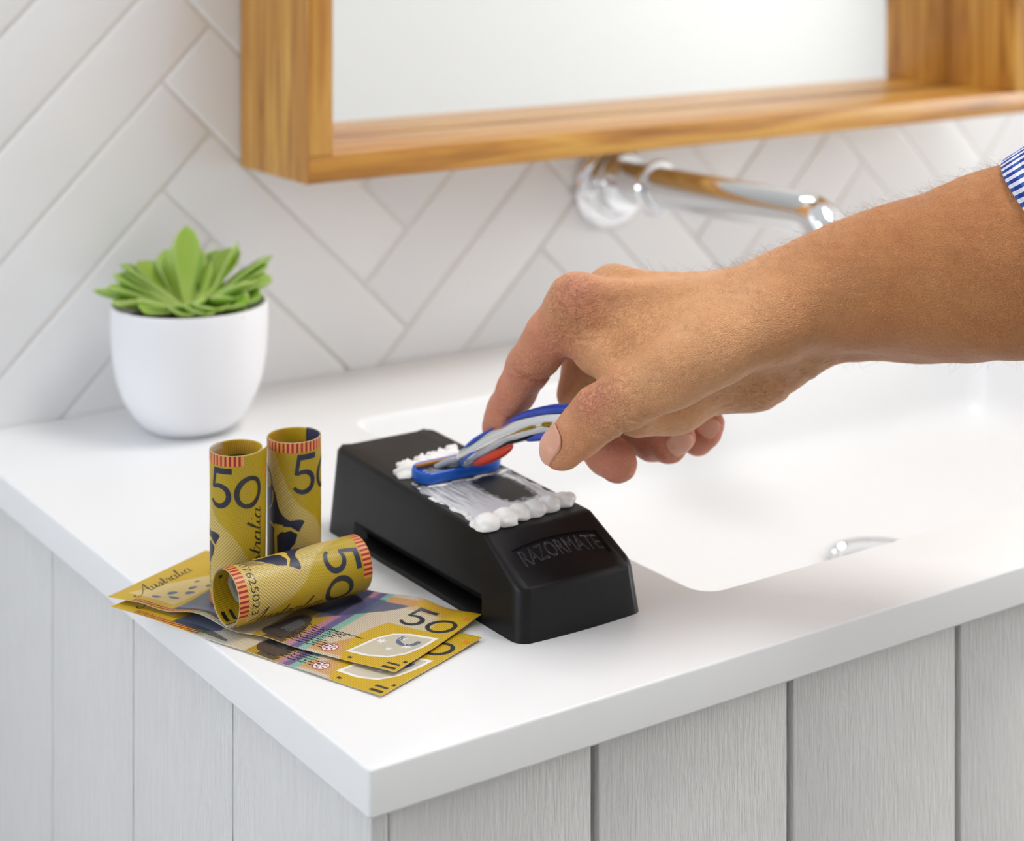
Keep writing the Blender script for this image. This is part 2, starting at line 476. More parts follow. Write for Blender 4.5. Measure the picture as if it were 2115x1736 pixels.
def surface_nets(F, org, h):
    nx, ny, nz = F.shape
    ins = F < 0
    cnt = np.zeros((nx-1, ny-1, nz-1), np.int8)
    for dx in (0, 1):
        for dy in (0, 1):
            for dz in (0, 1):
                cnt += ins[dx:nx-1+dx, dy:ny-1+dy, dz:nz-1+dz]
    act = (cnt > 0) & (cnt < 8)
    idx = np.full(act.shape, -1, np.int64)
    cells = np.argwhere(act); idx[act] = np.arange(len(cells))
    c = cells
    acc = np.zeros((len(c), 3), np.float64); num = np.zeros(len(c))
    corners = [(0, 0, 0), (1, 0, 0), (0, 1, 0), (1, 1, 0), (0, 0, 1), (1, 0, 1), (0, 1, 1), (1, 1, 1)]
    val = {k: F[c[:, 0]+k[0], c[:, 1]+k[1], c[:, 2]+k[2]].astype(np.float64) for k in corners}
    for k in corners:
        for ax in range(3):
            if k[ax] == 0:
                k2 = list(k); k2[ax] = 1; k2 = tuple(k2)
                v0, v1 = val[k], val[k2]
                m = (v0 < 0) != (v1 < 0)
                t = np.where(m, v0/(v0-v1+1e-20), 0)
                p = np.array(k, float)[None].repeat(len(c), 0); p[:, ax] += t
                acc += p*m[:, None]; num += m
    V = (c+acc/num[:, None])*h+np.asarray(org)
    faces = []
    for ax in range(3):
        a1, a2 = (ax+1) % 3, (ax+2) % 3
        s0 = [slice(None)]*3; s1 = [slice(None)]*3
        s0[ax] = slice(0, -1); s1[ax] = slice(1, None)
        A, B = ins[tuple(s0)], ins[tuple(s1)]
        e = np.argwhere(A != B)
        lo = (e[:, a1] > 0) & (e[:, a2] > 0) & (e[:, a1] < F.shape[a1]-1) & (e[:, a2] < F.shape[a2]-1)
        e = e[lo]
        flip = A[e[:, 0], e[:, 1], e[:, 2]]
        def cell(d1, d2):
            q = e.copy(); q[:, a1] += d1; q[:, a2] += d2
            return idx[q[:, 0], q[:, 1], q[:, 2]]
        q = np.stack([cell(-1, -1), cell(0, -1), cell(0, 0), cell(-1, 0)], 1)
        q[~flip] = q[~flip][:, ::-1]
        faces.append(q)
    return V, np.concatenate(faces)

# light relaxation of the lattice
def relax(V, Fq, it=2, lam=.5):
    e = np.concatenate([Fq[:, [0, 1]], Fq[:, [1, 2]], Fq[:, [2, 3]], Fq[:, [3, 0]]])
    for _ in range(it):
        acc = np.zeros_like(V); cnt = np.zeros(len(V))
        np.add.at(acc, e[:, 0], V[e[:, 1]]); np.add.at(cnt, e[:, 0], 1)
        np.add.at(acc, e[:, 1], V[e[:, 0]]); np.add.at(cnt, e[:, 1], 1)
        V = V*(1-lam)+lam*acc/cnt[:, None]
    return V

def grid_points(lo, hi, h):
    ax = [np.arange(lo[i], hi[i]+h, h, dtype=np.float32) for i in range(3)]
    return np.stack(np.meshgrid(*ax, indexing='ij'), -1)

def np_mesh(V, Fq, name, smooth=True):
    me = bpy.data.meshes.new(name)
    nv, nf = len(V), len(Fq); k = Fq.shape[1]
    me.vertices.add(nv); me.vertices.foreach_set('co', np.asarray(V, np.float32).ravel())
    me.loops.add(nf*k); me.loops.foreach_set('vertex_index', np.asarray(Fq, np.int32).ravel())
    me.polygons.add(nf); me.polygons.foreach_set('loop_start', np.arange(0, nf*k, k, dtype=np.int32))
    me.polygons.foreach_set('loop_total', np.full(nf, k, np.int32))
    if smooth: me.polygons.foreach_set('use_smooth', np.ones(nf, bool))
    me.update(calc_edges=True); me.validate()
    return me

def value_noise(P, scale, seed=0):
    """cheap smooth 3-D noise from sums of sines, range about -1..1"""
    r = np.random.default_rng(seed); out = 0
    for i in range(6):
        d = r.normal(size=3); d /= np.linalg.norm(d)
        out = out+np.sin((P@d.astype(np.float32))*scale*(0.7+.25*i)+r.uniform(0, 6.28))
    return out/3.2

# ================================================================ black razor sharpener block
def m_black():
    t = NT('black_plastic'); c = t.coord()
    n = t.noise(c, 2600, 2); n2 = t.noise(c, 60, 3)
    t.set(IOR=1.34, Specular_IOR_Level=.5, Base_Color=srgb(13, 13, 15), Roughness=t.math('ADD', t.math('MULTIPLY', n2, .10), .36), Normal=t.bump(n, .12, .00012)); return t.m
M_BLACK = m_black()
BX, BY = .1355, .140
def apply_mods(o):
    dg = bpy.context.evaluated_depsgraph_get()
    me = bpy.data.meshes.new_from_object(o.evaluated_get(dg))
    old = o.data; o.modifiers.clear(); o.data = me
    return me
def boolean(o, cutters):
    for c in cutters:
        m = o.modifiers.new('cut', 'BOOLEAN'); m.operation = 'DIFFERENCE'; m.object = c; m.solver = 'EXACT'
    bpy.context.view_layer.update()
    me = apply_mods(o)
    for c in cutters: bpy.data.objects.remove(c)
    return me
def top_z(y):            # gentle fall of the roof towards the nose
    return .0362+(y-.0875)*(.0402-.0362)/(.2215-.0875)
def block_mesh():
    # profile in (y, z) with half widths, subdivided across so that the nose can be crowned
    NXD = 12
    prof = [(.0570, 0.0), (.0588, .0203), (.0880, .0363), (.2212, .0403), (.2232, 0.0)]
    cx0, cx1 = .1032, .1682
    tx0, tx1 = .1068, .1626
    vs_, fs = [], []
    for (y, z) in prof:
        f = z/.0403
        xa, xb = cx0+(tx0-cx0)*f, cx1+(tx1-cx1)*f
        for k in range(NXD+1):
            s = k/NXD; cr = 4*s*(1-s)
            zz, yy = z, y
            if abs(z-.0203) < 1e-6: zz += .0016*cr; yy -= .0022*cr
            if z == 0 and y < .1: yy -= .0016*cr
            vs_.append((xa+(xb-xa)*s, yy, zz))
    W = NXD+1
    for i in range(4):
        for k in range(NXD): fs.append((i*W+k, i*W+k+1, (i+1)*W+k+1, (i+1)*W+k))
    fs.append(tuple([4*W+k for k in range(W)]+[k for k in reversed(range(W))]))
    fs.append(tuple(i*W for i in range(5))); fs.append(tuple(i*W+NXD for i in reversed(range(5))))
    me = mesh_from(vs_, fs, 'block')
    bm = bmesh.new(); bm.from_mesh(me)
    bmesh.ops.recalc_face_normals(bm, faces=list(bm.faces))
    def yz(e): return [(round(v.co.y, 4), round(v.co.z, 4)) for v in e.verts]
    # vertical corners first, wide; then the roof edges
    vert = [e for e in bm.edges if (min(v.co.z for v in e.verts) < 1e-6 and max(v.co.z for v in e.verts) > .01 and len(e.link_faces) == 2 and e.calc_face_angle(0) > .8)]
    bmesh.ops.bevel(bm, geom=vert, offset=.0062, segments=6, profile=.5, affect='EDGES')
    bm.edges.ensure_lookup_table()
    edg = [e for e in bm.edges if len(e.link_faces) == 2 and e.calc_face_angle(0) > .33 and max(v.co.z for v in e.verts) > .012 and min(v.co.z for v in e.verts) > .005]
    bmesh.ops.bevel(bm, geom=edg, offset=.0021, segments=4, profile=.5, affect='EDGES')
    bm.to_mesh(me); bm.free(); return me
block = empty('razor_sharpener', (BX, BY, 0)); tag(block, 'black plastic razor sharpening block on the white worktop beside the basin', 'sharpener')
bo = make_obj('body', block_mesh(), None, M_BLACK)
# side slot: chamfered mouth plus deep slot, on both long sides
cutters = []
def frustum(side, y0, y1, z0, z1, ch, depth_a, depth_b):
    vs_ = []
    xo = (.1032-.004) if side < 0 else (.1682+.004)
    s = 1 if side < 0 else -1
    xm = (.1040+depth_a) if side < 0 else (.1676-depth_a)
    xi = (.1040+depth_b) if side < 0 else (.1676-depth_b)
    def ring(x, g): return [(x, y0-g, z0-g*.25), (x, y1+g, z0-g*.25), (x, y1+g, z1+g), (x, y0-g, z1+g)]
    vs_ = ring(xo, ch*1.6)+ring(xm, 0)+ring(xi, -.0004)
    fs = [(0, 1, 2, 3), (8, 9, 10, 11)]
    for i in (0, 4):
        for k in range(4): fs.append((i+k, i+(k+1) % 4, i+4+(k+1) % 4, i+4+k))
    me = mesh_from(vs_, fs, 'cut'); bm = bmesh.new(); bm.from_mesh(me); bmesh.ops.recalc_face_normals(bm, faces=list(bm.faces)); bm.to_mesh(me); bm.free()
    return make_obj('cut', me)
for sd in (-1, 1):
    cutters.append(frustum(sd, .0915, .1905, .0040, .0066, .0074, .0040, .0110))
# shallow plate for the name on the nose slope
sl = Vector((0, .0880-.0588, .0363-.0203)).normalized(); nn = Vector((0, -sl.z, sl.y))
mid = Vector((BX, (.0588+.0880)/2-.0008, (.0203+.0363)/2-.0006))
def plate():
    vs_, fs = [], []
    n = 24; hw = .0222; hh = .0062
    ring = []
    for k in range(n+1):
        s = -1+2*k/n; ring.append((s*hw, hh+.0022*(1-s*s)-.0004))
    for k in range(n+1):
        s = 1-2*k/n; ring.append((s*hw, -hh+.0022*(1-s*s)-.0010))
    N = len(ring)
    for off in (-.00040, .01):
        for (a, b) in ring:
            c = 0
            p = mid+Vector((1, 0, 0))*a+sl*b+nn*(off+ (.00246*(1-(a/.028)**2)*max(0, .5-b/.0333) if off < 0 else 0))
            vs_.append(p)
    fs.append(tuple(reversed(range(N)))); fs.append(tuple(N+k for k in range(N)))
    for k in range(N): fs.append((k, (k+1) % N, N+(k+1) % N, N+k))
    me = mesh_from(vs_, fs, 'cut'); bm = bmesh.new(); bm.from_mesh(me)
    bmesh.ops.triangulate(bm, faces=[f for f in bm.faces if len(f.verts) > 4]); bmesh.ops.recalc_face_normals(bm, faces=list(bm.faces)); bm.to_mesh(me); bm.free()
    return make_obj('cut', me)
cutters.append(plate())
boolean(bo, cutters)
shade_auto(bo.data, 28)
bo.data.transform(Matrix.Translation((-BX, -BY, 0))); bo.parent = block
if len(bo.data.materials) == 0: bo.data.materials.append(M_BLACK)

# ---- lettering helper
def text_mesh(body, size, extrude=0.0, bevel=0.0, offset=0.0, shear=0.0, spacing=1.0, res=6):
    cu = bpy.data.curves.new('txt', 'FONT'); cu.body = body; cu.size = size
    cu.extrude = extrude; cu.bevel_depth = bevel; cu.offset = offset; cu.shear = shear
    cu.space_character = spacing; cu.resolution_u = res
    cu.align_x = 'CENTER'; cu.align_y = 'CENTER'
    o = bpy.data.objects.new('txt', cu); COL.objects.link(o)
    bpy.context.view_layer.update()
    me = bpy.data.meshes.new_from_object(o.evaluated_get(bpy.context.evaluated_depsgraph_get()))
    bpy.data.objects.remove(o); bpy.data.curves.remove(cu)
    return me
def outline_text(body, size, bev, offset):
    cu = bpy.data.curves.new('txt', 'FONT'); cu.body = body; cu.size = size
    cu.fill_mode = 'NONE'; cu.bevel_depth = bev; cu.bevel_resolution = 1; cu.resolution_u = 5; cu.offset = offset
    cu.align_x = 'CENTER'; cu.align_y = 'CENTER'
    o = bpy.data.objects.new('txt', cu); COL.objects.link(o); bpy.context.view_layer.update()
    m_ = bpy.data.meshes.new_from_object(o.evaluated_get(bpy.context.evaluated_depsgraph_get()))
    bpy.data.objects.remove(o); bpy.data.curves.remove(cu); return m_
tm = outline_text('RAZORMATE', .0082, .00017, -.00010)
co = np.array([v.co[:] for v in tm.vertices])
co[:, 0] *= .0405/(co[:, 0].max()-co[:, 0].min())
co[:, 1] *= .0088/(co[:, 1].max()-co[:, 1].min())
from mathutils.bvhtree import BVHTree
_bm = bmesh.new(); _bm.from_mesh(bo.data); _bvh = BVHTree.FromBMesh(_bm); _bm.free()
for v, (a, b, c) in zip(tm.vertices, co):
    bb = b+.0022*(1-(a/.0222)**2)-.0007
    p = mid+Vector((1, 0, 0))*a+sl*bb-Vector((BX, BY, 0))
    hit = _bvh.ray_cast(p+nn*.012, -nn)[0]
    v.co = (hit if hit is not None else p)+nn*(c+.00004)
tm.update()
tm.polygons.foreach_set('use_smooth', [True]*len(tm.polygons))
M_BLACKHI = plain('black_gloss_highlit', srgb(52, 52, 56), .25)  # lighter than the block: the letters' edge highlights put into the colour
tx = make_obj('lettering', tm, block, M_BLACKHI); tx['label'] = 'embossed capital letters RAZORMATE'
# ================================================================ banknotes
NU, NV = 0.151, 0.065
def note_material(name, lines):
    """printed polymer: zone colours from the sheet's colour layer, fine engraved line work on top (UV in millimetres)"""
    t = NT(name)
    at = t.n('ShaderNodeAttribute', attribute_name='Zone')
    uv = t.n('ShaderNodeUVMap', uv_map='mm')
    sp_ = t.n('ShaderNodeSeparateXYZ'); t.l(uv.outputs[0], sp_.inputs[0])
    u, v = sp_.outputs[0], sp_.outputs[1]
    if lines == 'chevron':
        a = t.math('ADD', t.math('ABSOLUTE', t.math('SUBTRACT', u, 118.0)), v)
        b = t.math('SUBTRACT', u, v)
    else:
        a = t.math('ADD', u, t.math('MULTIPLY', v, .08)); b = a
    def stripes(x, per, duty, soft):
        f = t.math('FRACT', t.math('MULTIPLY', x, 1/per))
        d = t.math('ABSOLUTE', t.math('SUBTRACT', f, .5))
        return t.math('DIVIDE', t.math('SUBTRACT', duty/2+soft, d), soft, True)
    fine = stripes(a, 1.05 if lines == 'chevron' else .95, .32, .12)
    white = stripes(b, 1.45 if lines == 'chevron' else .95, .14, .12)
    dark = t.mix(1.0, at.outputs['Color'], srgb(190, 172, 120), 'MULTIPLY')
    c1 = t.mix(t.math('MULTIPLY', fine, .85), at.outputs['Color'], dark)
    c2 = t.mix(t.math('MULTIPLY', white, at.outputs['Alpha']), c1, srgb(236, 224, 186))
    gr = t.noise(uv.outputs[0], 1.7, 3)
    c3 = t.mix(t.math('MULTIPLY', gr, .18), c2, t.mix(1.0, c2, srgb(196, 180, 150), 'MULTIPLY'))
    t.set(Base_Color=c3, Roughness=.42, Normal=t.bump(fine, .10, .00005)); return t.m
M_NOTEA = note_material('banknote_front_print', 'chevron')
M_NOTEB = note_material('banknote_back_print', 'straight')
M_NOTEE = plain('banknote_edge', srgb(226, 216, 190), .5)
def ink(name, col, rough=.42):
    t = NT(name); uvn = t.coord()
    n = t.noise(uvn, 2600, 2)
    t.set(Base_Color=t.mix(t.math('MULTIPLY', n, .3), col, tuple(min(1, c*1.5+.01) for c in col[:3])), Roughness=rough); return t.m
INK_NAVY = ink('navy_ink', srgb(34, 37, 62)); INK_BLACK = ink('black_ink', srgb(34, 32, 28)); INK_CHAR = ink('charcoal_ink', srgb(40, 42, 48))
INK_RED = ink('red_ink', srgb(158, 26, 36)); INK_ORANGE = ink('orange_ink', srgb(226, 150, 78)); INK_DORANGE = ink('deep_orange_ink', srgb(226, 128, 20))
INK_YEL = ink('pale_yellow_ink', srgb(206, 178, 66)); INK_WHITE = ink('white_ink', srgb(236, 233, 226)); INK_MAG = ink('magenta_ink', srgb(176, 40, 96))
INK_WIN = plain('clear_window_tint', srgb(208, 200, 178), .2); INK_SLATE = ink('slate_ink', srgb(92, 102, 128)); INK_GREY = ink('grey_ink', srgb(120, 122, 120))

Yl, Am, Cr = np.array(srgb(226, 190, 36)[:3]), np.array(srgb(206, 160, 74)[:3]), np.array(srgb(230, 219, 202)[:3])
Mu = np.array(srgb(212, 182, 34)[:3]); Mg = np.array(srgb(196, 172, 24)[:3])
def mixc(c, m, col):
    m = np.clip(m, 0, 1)[..., None]
    return c*(1-m)+np.array(col)[None]*m
def sm(x, a, b): 
    t = np.clip((x-a)/(b-a), 0, 1); return t*t*(3-2*t)
def band(x, a, b, s=.6): return sm(x, a-s, a+s)*(1-sm(x, b-s, b+s))
def zone_A(u, v):
    e = 151-u
    c = np.repeat(Mu[None], u.size, 0)
    c = mixc(c, .8*sm(v+.5*e, 34, 58)*band(e, -5, 70, 8), Mg)
    c = mixc(c, .55*band(e, 38, 75, 6), srgb(204, 166, 58)[:3])
    hat = ((v < 46-(33-e)*1.48-3*np.sin(e*.25)) & (e > 7) & (e < 60) & (v > 4.5)).astype(float)
    hat = np.maximum(hat*.8, .0)
    c = mixc(c, .12*hat, Cr)
    c = mixc(c, band(e, 96, 112, .3), Cr)
    c = mixc(c, .5*band(e, 112, 149, 6), srgb(206, 158, 56)[:3])
    return np.concatenate([c, hat[:, None]], 1)
def zone_B(u, v):
    c = np.repeat(Yl[None], u.size, 0)
    hat = np.zeros(u.size)
    wl = ((v > 7.5) & (v < 8+(u-5)*2.1) & (u < 31) & (u > 5)); hat[wl] = .95
    c = mixc(c, .25*wl, Cr)
    x = u+.10*(v-20)
    c = mixc(c, band(x, 33, 52, .5)*(v > 3.6), srgb(116, 126, 150)[:3]); 
    c = mixc(c, band(x, 46, 52, 2)*(v < 6), srgb(170, 205, 170)[:3])
    c = mixc(c, band(x, 52, 72, .8), srgb(222, 224, 226)[:3])
    c = mixc(c, band(x, 66, 80, 1.5), Cr)
    c = mixc(c, band(u, 79, 97, .5)*(v < 34), srgb(192, 160, 60)[:3])
    c = mixc(c, band(u, 74, 97, .8)*(v >= 34), srgb(64, 72, 112)[:3])
    c = mixc(c, band(u, 79, 90, .8)*(v > 10)*(v < 34)*.6, srgb(96, 92, 80)[:3])
    c = mixc(c, band(u, 96, 99.3, .4), srgb(204, 146, 178)[:3])
    c = mixc(c, band(u, 99.3, 103.4, .5), srgb(118, 112, 176)[:3])
    c = mixc(c, band(u, 103.4, 107, .5), srgb(146, 206, 200)[:3])
    c = mixc(c, band(u, 107, 124, .4), srgb(226, 214, 200)[:3])
    c = mixc(c, ((v > 44+(u-107)*.95) & (v < 58) & (u > 90) & (u < 120)).astype(float)*.9, srgb(84, 92, 138)[:3])
    c = mixc(c, band(u, 107, 124, .3)*(v > 2.2)*(v < 11), srgb(226, 178, 124)[:3])
    c = mixc(c, band(u, 107, 124, .3)*(v > 57)*(v < 62), srgb(224, 172, 118)[:3])
    c = mixc(c, band(u, 112, 126, .3)*(v > 11)*(v < 11+(u-112)*2.0)*(v < 40), srgb(222, 178, 112)[:3])
    edge = 124-7*np.sin(np.clip(v/44, 0, 1)*np.pi*.9)+np.clip(v-44, 0, 20)*.0
    yz_ = sm(u, edge-.3, edge+.3)
    pale = (v > 40)*(v < 58)*(u < 139)*(1-sm(u+v*.35, 153, 157))
    c = mixc(c, yz_*(1-pale), Yl)
    c = mixc(c, yz_*pale, srgb(228, 218, 196)[:3])
    c = mixc(c, band(u, 120, 140, 3)*(v > 55)*.6, srgb(214, 164, 60)[:3])
    return np.concatenate([c, hat[:, None]], 1)

# ---- flat shapes in sheet millimetres -> list of triangles
def tri_poly(pts):
    from mathutils.geometry import tessellate_polygon
    v3 = [Vector((p[0], p[1], 0)) for p in pts]
    return [[tuple(pts[i]) for i in t] for t in tessellate_polygon([v3])]
def stroke(pl, w, closed=False):
    out = []; n = len(pl)
    P = [Vector((p[0], p[1])) for p in pl]
    L, R = [], []
    for i in range(n):
        a = P[(i-1) % n] if (closed or i > 0) else P[i]
        b = P[(i+1) % n] if (closed or i < n-1) else P[i]
        t = (b-a); t = t.normalized() if t.length > 1e-9 else Vector((1, 0)); q = Vector((-t.y, t.x))
        ww = w[i] if hasattr(w, '__len__') else w
        L.append(P[i]+q*ww/2); R.append(P[i]-q*ww/2)
    for i in range(n if closed else n-1):
        j = (i+1) % n
        out.append([tuple(L[i]), tuple(R[i]), tuple(R[j])]); out.append([tuple(L[i]), tuple(R[j]), tuple(L[j])])
    return out
def rect(u0, v0, u1, v1, sh=0.0): return tri_poly([(u0, v0), (u1, v0), (u1+sh, v1), (u0+sh, v1)])
def numeral5(u, v, h, w):
    st = h*.118
    t = stroke([(u+w*.20, v+h-st/2), (u+w*.96, v+h-st/2)], st*1.25)
    t += stroke([(u+w*.26, v+h), (u+w*.13, v+h*.50)], [st*.95, st*.8])
    rr, cx, cy = h*.315, u+w*.42, v+h*.315
    pl = [(cx+(rr*1.06-st/2)*math.cos(math.radians(a)), cy+(rr-st/2)*math.sin(math.radians(a))) for a in range(128, -158, -8)]
    return t+stroke(pl, [st*.75+st*.45*math.sin(math.pi*i/(len(pl)-1)) for i in range(len(pl))])
def numeral0(u, v, h, w):
    pl = [(u+w/2+(w/2-h*.08)*math.cos(a)+.06*h*.5*math.sin(a), v+h/2+(h/2-h*.07)*math.sin(a)) for a in [2*math.pi*k/48 for k in range(48)]]
    return stroke(pl, [h*.125+h*.05*abs(math.cos(2*math.pi*k/48+.5)) for k in range(48)], True)
def text_tris(body, size, cu, cv, rot=0.0, shear=0.0, offset=0.0, width=None, height=None):
    me = text_mesh(body, size, shear=shear, offset=offset, res=4)
    me.calc_loop_triangles()
    co = np.array([x.co[:2] for x in me.vertices])
    mn, mx = co.min(0), co.max(0); co = co-(mn+mx)/2
    if width: co[:, 0] *= width/(mx-mn)[0]
    if height: co[:, 1] *= height/(mx-mn)[1]
    c, s = math.cos(rot), math.sin(rot)
    co = np.stack([co[:, 0]*c-co[:, 1]*s+cu, co[:, 0]*s+co[:, 1]*c+cv], 1)
    tr = [[tuple(co[i]) for i in t.vertices] for t in me.loop_triangles]
    bpy.data.meshes.remove(me); return tr
def script_word(cu, cv, length, xh, rot, lw=.52):
    """the word Australia in a slanted copperplate hand: (polyline in x-height units, pen widths)"""
    def arc(cx, cy, rx, ry, a0, a1, n=14): return [(cx+rx*math.cos(math.radians(a0+(a1-a0)*i/n)), cy+ry*math.sin(math.radians(a0+(a1-a0)*i/n))) for i in range(n+1)]
    G = {}
    G['A'] = ([[(-1.6, .55), (-1.9, .2), (-1.5, -.25), (-.8, -.2), (0, .5), (.8, 1.6), (1.25, 2.15)], [(1.25, 2.15), (1.2, 1.2), (1.3, .3), (1.55, .02), (1.8, .2)], [(-.1, .75), (.7, .85), (1.5, .8)]], 1.75)
    G['u'] = ([[(-.15, .8), (.05, 1.0), (.05, .3), (.25, .02), (.6, .25), (.85, .95)], [(.85, 1.0), (.82, .3), (1.0, .02), (1.25, .25)]], 1.2)
    G['s'] = ([[(-.1, .1), (.35, 1.05), (.6, .55), (.55, .1), (.2, .0), (.05, .2)], [(.55, .1), (.85, .3)]], .8)
    G['t'] = ([[(-.1, .2), (.25, 1.0), (.3, 1.75)], [(.3, 1.75), (.22, .3), (.4, .02), (.7, .25)], [(-.15, 1.12), (.75, 1.15)]], .68)
    G['r'] = ([[(-.1, .2), (.15, 1.1), (.3, .9), (.6, .95), (.5, .25), (.7, .02), (.9, .25)]], .85)
    G['a'] = ([arc(.45, .5, .45, .5, 40, 400, 18), [(.9, 1.0), (.86, .3), (1.02, .02), (1.3, .25)]], 1.25)
    G['l'] = ([[(-.1, .2), (.3, 1.2), (.42, 1.95), (.2, 2.05), (.1, 1.4), (.1, .3), (.28, .02), (.6, .25)]], .58)
    G['i'] = ([[(-.1, .2), (.12, 1.0), (.1, .3), (.28, .02), (.6, .25)], [(.22, 1.42), (.30, 1.55)]], .58)
    out = []; x = 0; lines = []
    for ch in 'Australia':
        pls, adv = G[ch]
        for pl in pls: lines.append([(px+x, py) for px, py in pl])
        x += adv+.12
    W = x
    c, s = math.cos(rot), math.sin(rot)
    for pl in lines:
        # resample smoothly
        q = []
        for i in range(len(pl)-1):
            for k in range(4):
                t_ = k/4; q.append((pl[i][0]*(1-t_)+pl[i+1][0]*t_, pl[i][1]*(1-t_)+pl[i+1][1]*t_))
        q.append(pl[-1])
        for _ in range(2): q = [q[0]]+[((q[i-1][0]+2*q[i][0]+q[i+1][0])/4, (q[i-1][1]+2*q[i][1]+q[i+1][1])/4) for i in range(1, len(q)-1)]+[q[-1]]
        w = []
        for i in range(len(q)):
            d_ = (q[min(i+1, len(q)-1)][1]-q[max(i-1, 0)][1]); w.append(lw*(1.45 if d_ < -.02 else .62))
        m = []
        for (px, py) in q:
            X = ((px-W/2)+.55*py)*length/(W+.6); Y = (py-.6)*xh
            m.append((cu+X*c-Y*s, cv+X*s+Y*c))
        out += stroke(m, w)
    return out
def scribble(u0, v0, u1, amp, n, rnd, w=.30):
    pl = []
    for i in range(n):
        s = i/(n-1)
        pl.append((u0+(u1-u0)*s+rnd.uniform(-.3, .3), v0+amp*(rnd.random()**1.5)*(1 if i % 2 else -.35)))
    out = []
    for i in range(0, n-1):
        if rnd.random() < .86: out += stroke([pl[i], pl[i+1]], w*rnd.uniform(.5, 1.3))
    return out
def star(u, v, r, k=7, q=.42):
    return tri_poly([(u+(r if i % 2 == 0 else r*q)*math.sin(math.pi*i/k), v+(r if i % 2 == 0 else r*q)*math.cos(math.pi*i/k)) for i in range(2*k)])
def blob(pts): return tri_poly(pts)
def hatch_poly(poly, ang, per, w):
    """lines clipped to a convex-ish polygon"""
    out = []; c, s = math.cos(ang), math.sin(ang)
    P = [(x*c+y*s, -x*s+y*c) for x, y in poly]
    lo, hi = min(p[1] for p in P), max(p[1] for p in P)
    y = lo+per/2
    while y < hi:
        xs = []
        for i in range(len(P)):
            (x0, y0), (x1, y1) = P[i], P[(i+1) % len(P)]
            if (y0 <= y) != (y1 <= y): xs.append(x0+(y-y0)/(y1-y0)*(x1-x0))
        xs.sort()
        for a, b in zip(xs[::2], xs[1::2]):
            q = [(a, y), (b, y)]
            out += stroke([(x*c-yy*s, x*s+yy*c) for x, yy in q], w)
        y += per
    return out

def E2(pts): return [(151-e+2.0, v) for e, v in pts]
def chaikin(p, it=1):
    for _ in range(it):
        q = []
        for i in range(len(p)):
            a, b = p[i], p[(i+1) % len(p)]
            q += [(a[0]*.78+b[0]*.22, a[1]*.78+b[1]*.22), (a[0]*.22+b[0]*.78, a[1]*.22+b[1]*.78)]
        p = q
    return p
def print_A():
    """outer side of the rolled notes: (name, ink, triangles)"""
    o = []
    o.append(('numeral', INK_NAVY, numeral5(151-32.2, 42.3, 17.2, 11.5)))
    o.append(('numeral', INK_CHAR, numeral0(151-20.2, 42.0, 13.8, 13.4)))
    o.append(('edge_band', INK_ORANGE, rect(151-62, 60.6, 151-16.0, 64.85)))
    b = []
    for k in range(22): b += rect(151-61.6+k*2.06, 60.6, 151-61.6+k*2.06+.98, 64.9)
    o.append(('edge_bars', INK_RED, b))
    o.append(('edge_band', INK_ORANGE, rect(151-62, .15, 151-12.0, 4.3)))
    b = []
    for k in range(24): b += rect(151-61.6+k*2.06, .1, 151-61.6+k*2.06+.98, 4.3)
    o.append(('edge_bars', INK_RED, b))
    o.append(('serial_number', INK_BLACK, text_tris('IM 07625023', 4, 151-29.5, 7.6, 0, offset=-.02, width=33, height=3.3)))
    o.append(('lettering', INK_BLACK, script_word(151-9.0, 23.0, 37.5, 3.9, math.pi/2)))
    sil = E2([(28.6, 30.8), (32, 31.6), (36, 31.0), (40.5, 35.0), (42.5, 42.5), (44.2, 45.2), (45.0, 49.0), (47.0, 52.6), (50.5, 54.2), (53.5, 52.5), (54.5, 49), (54.0, 44), (57, 41), (60, 36), (62, 11), (46, 11), (40, 13.2), (37.5, 16.5), (35.8, 17.5), (34.2, 20.5), (33.4, 20.6), (32.0, 25.6), (30.6, 27.5)])
    o.append(('figure', INK_NAVY, blob(chaikin(sil))))
    face = E2([(45.6, 48.8), (47.6, 51.0), (50.0, 50.5), (50.6, 47.0), (48.6, 43.6), (46.2, 44.4), (45.4, 46.4)])
    o.append(('figure_face', INK_YEL, hatch_poly(face, .8, .55, .32)))
    col = []
    col += stroke(E2([(31.0, 25.2), (35.0, 27.6), (38.5, 27.2)]), [.9, 1.4, 2.6])
    col += stroke(E2([(38.5, 27.8), (41.5, 27.4), (42.6, 24.0), (42.0, 14.0)]), [2.8, 4.6, 1.6, 1.6])
    col += stroke(E2([(42.8, 27.5), (46.5, 29.5)]), [1.2, .7])
    col += stroke(E2([(44.5, 43.5), (44.0, 40.5), (45.0, 37.0), (46.8, 35.0)]), .45)
    o.append(('figure_collar', INK_YEL, col))
    o.append(('figure_shading', INK_BLACK, hatch_poly(E2([(35.6, 16.8), (40, 12.6), (46, 10.6), (47.5, 6), (43, 5.5), (37.0, 9.5)]), -.9, .62, .26)))
    o.append(('orange_mark', INK_DORANGE, rect(151-4.4, 53.0, 151-1.6, 56.4)))
    return o
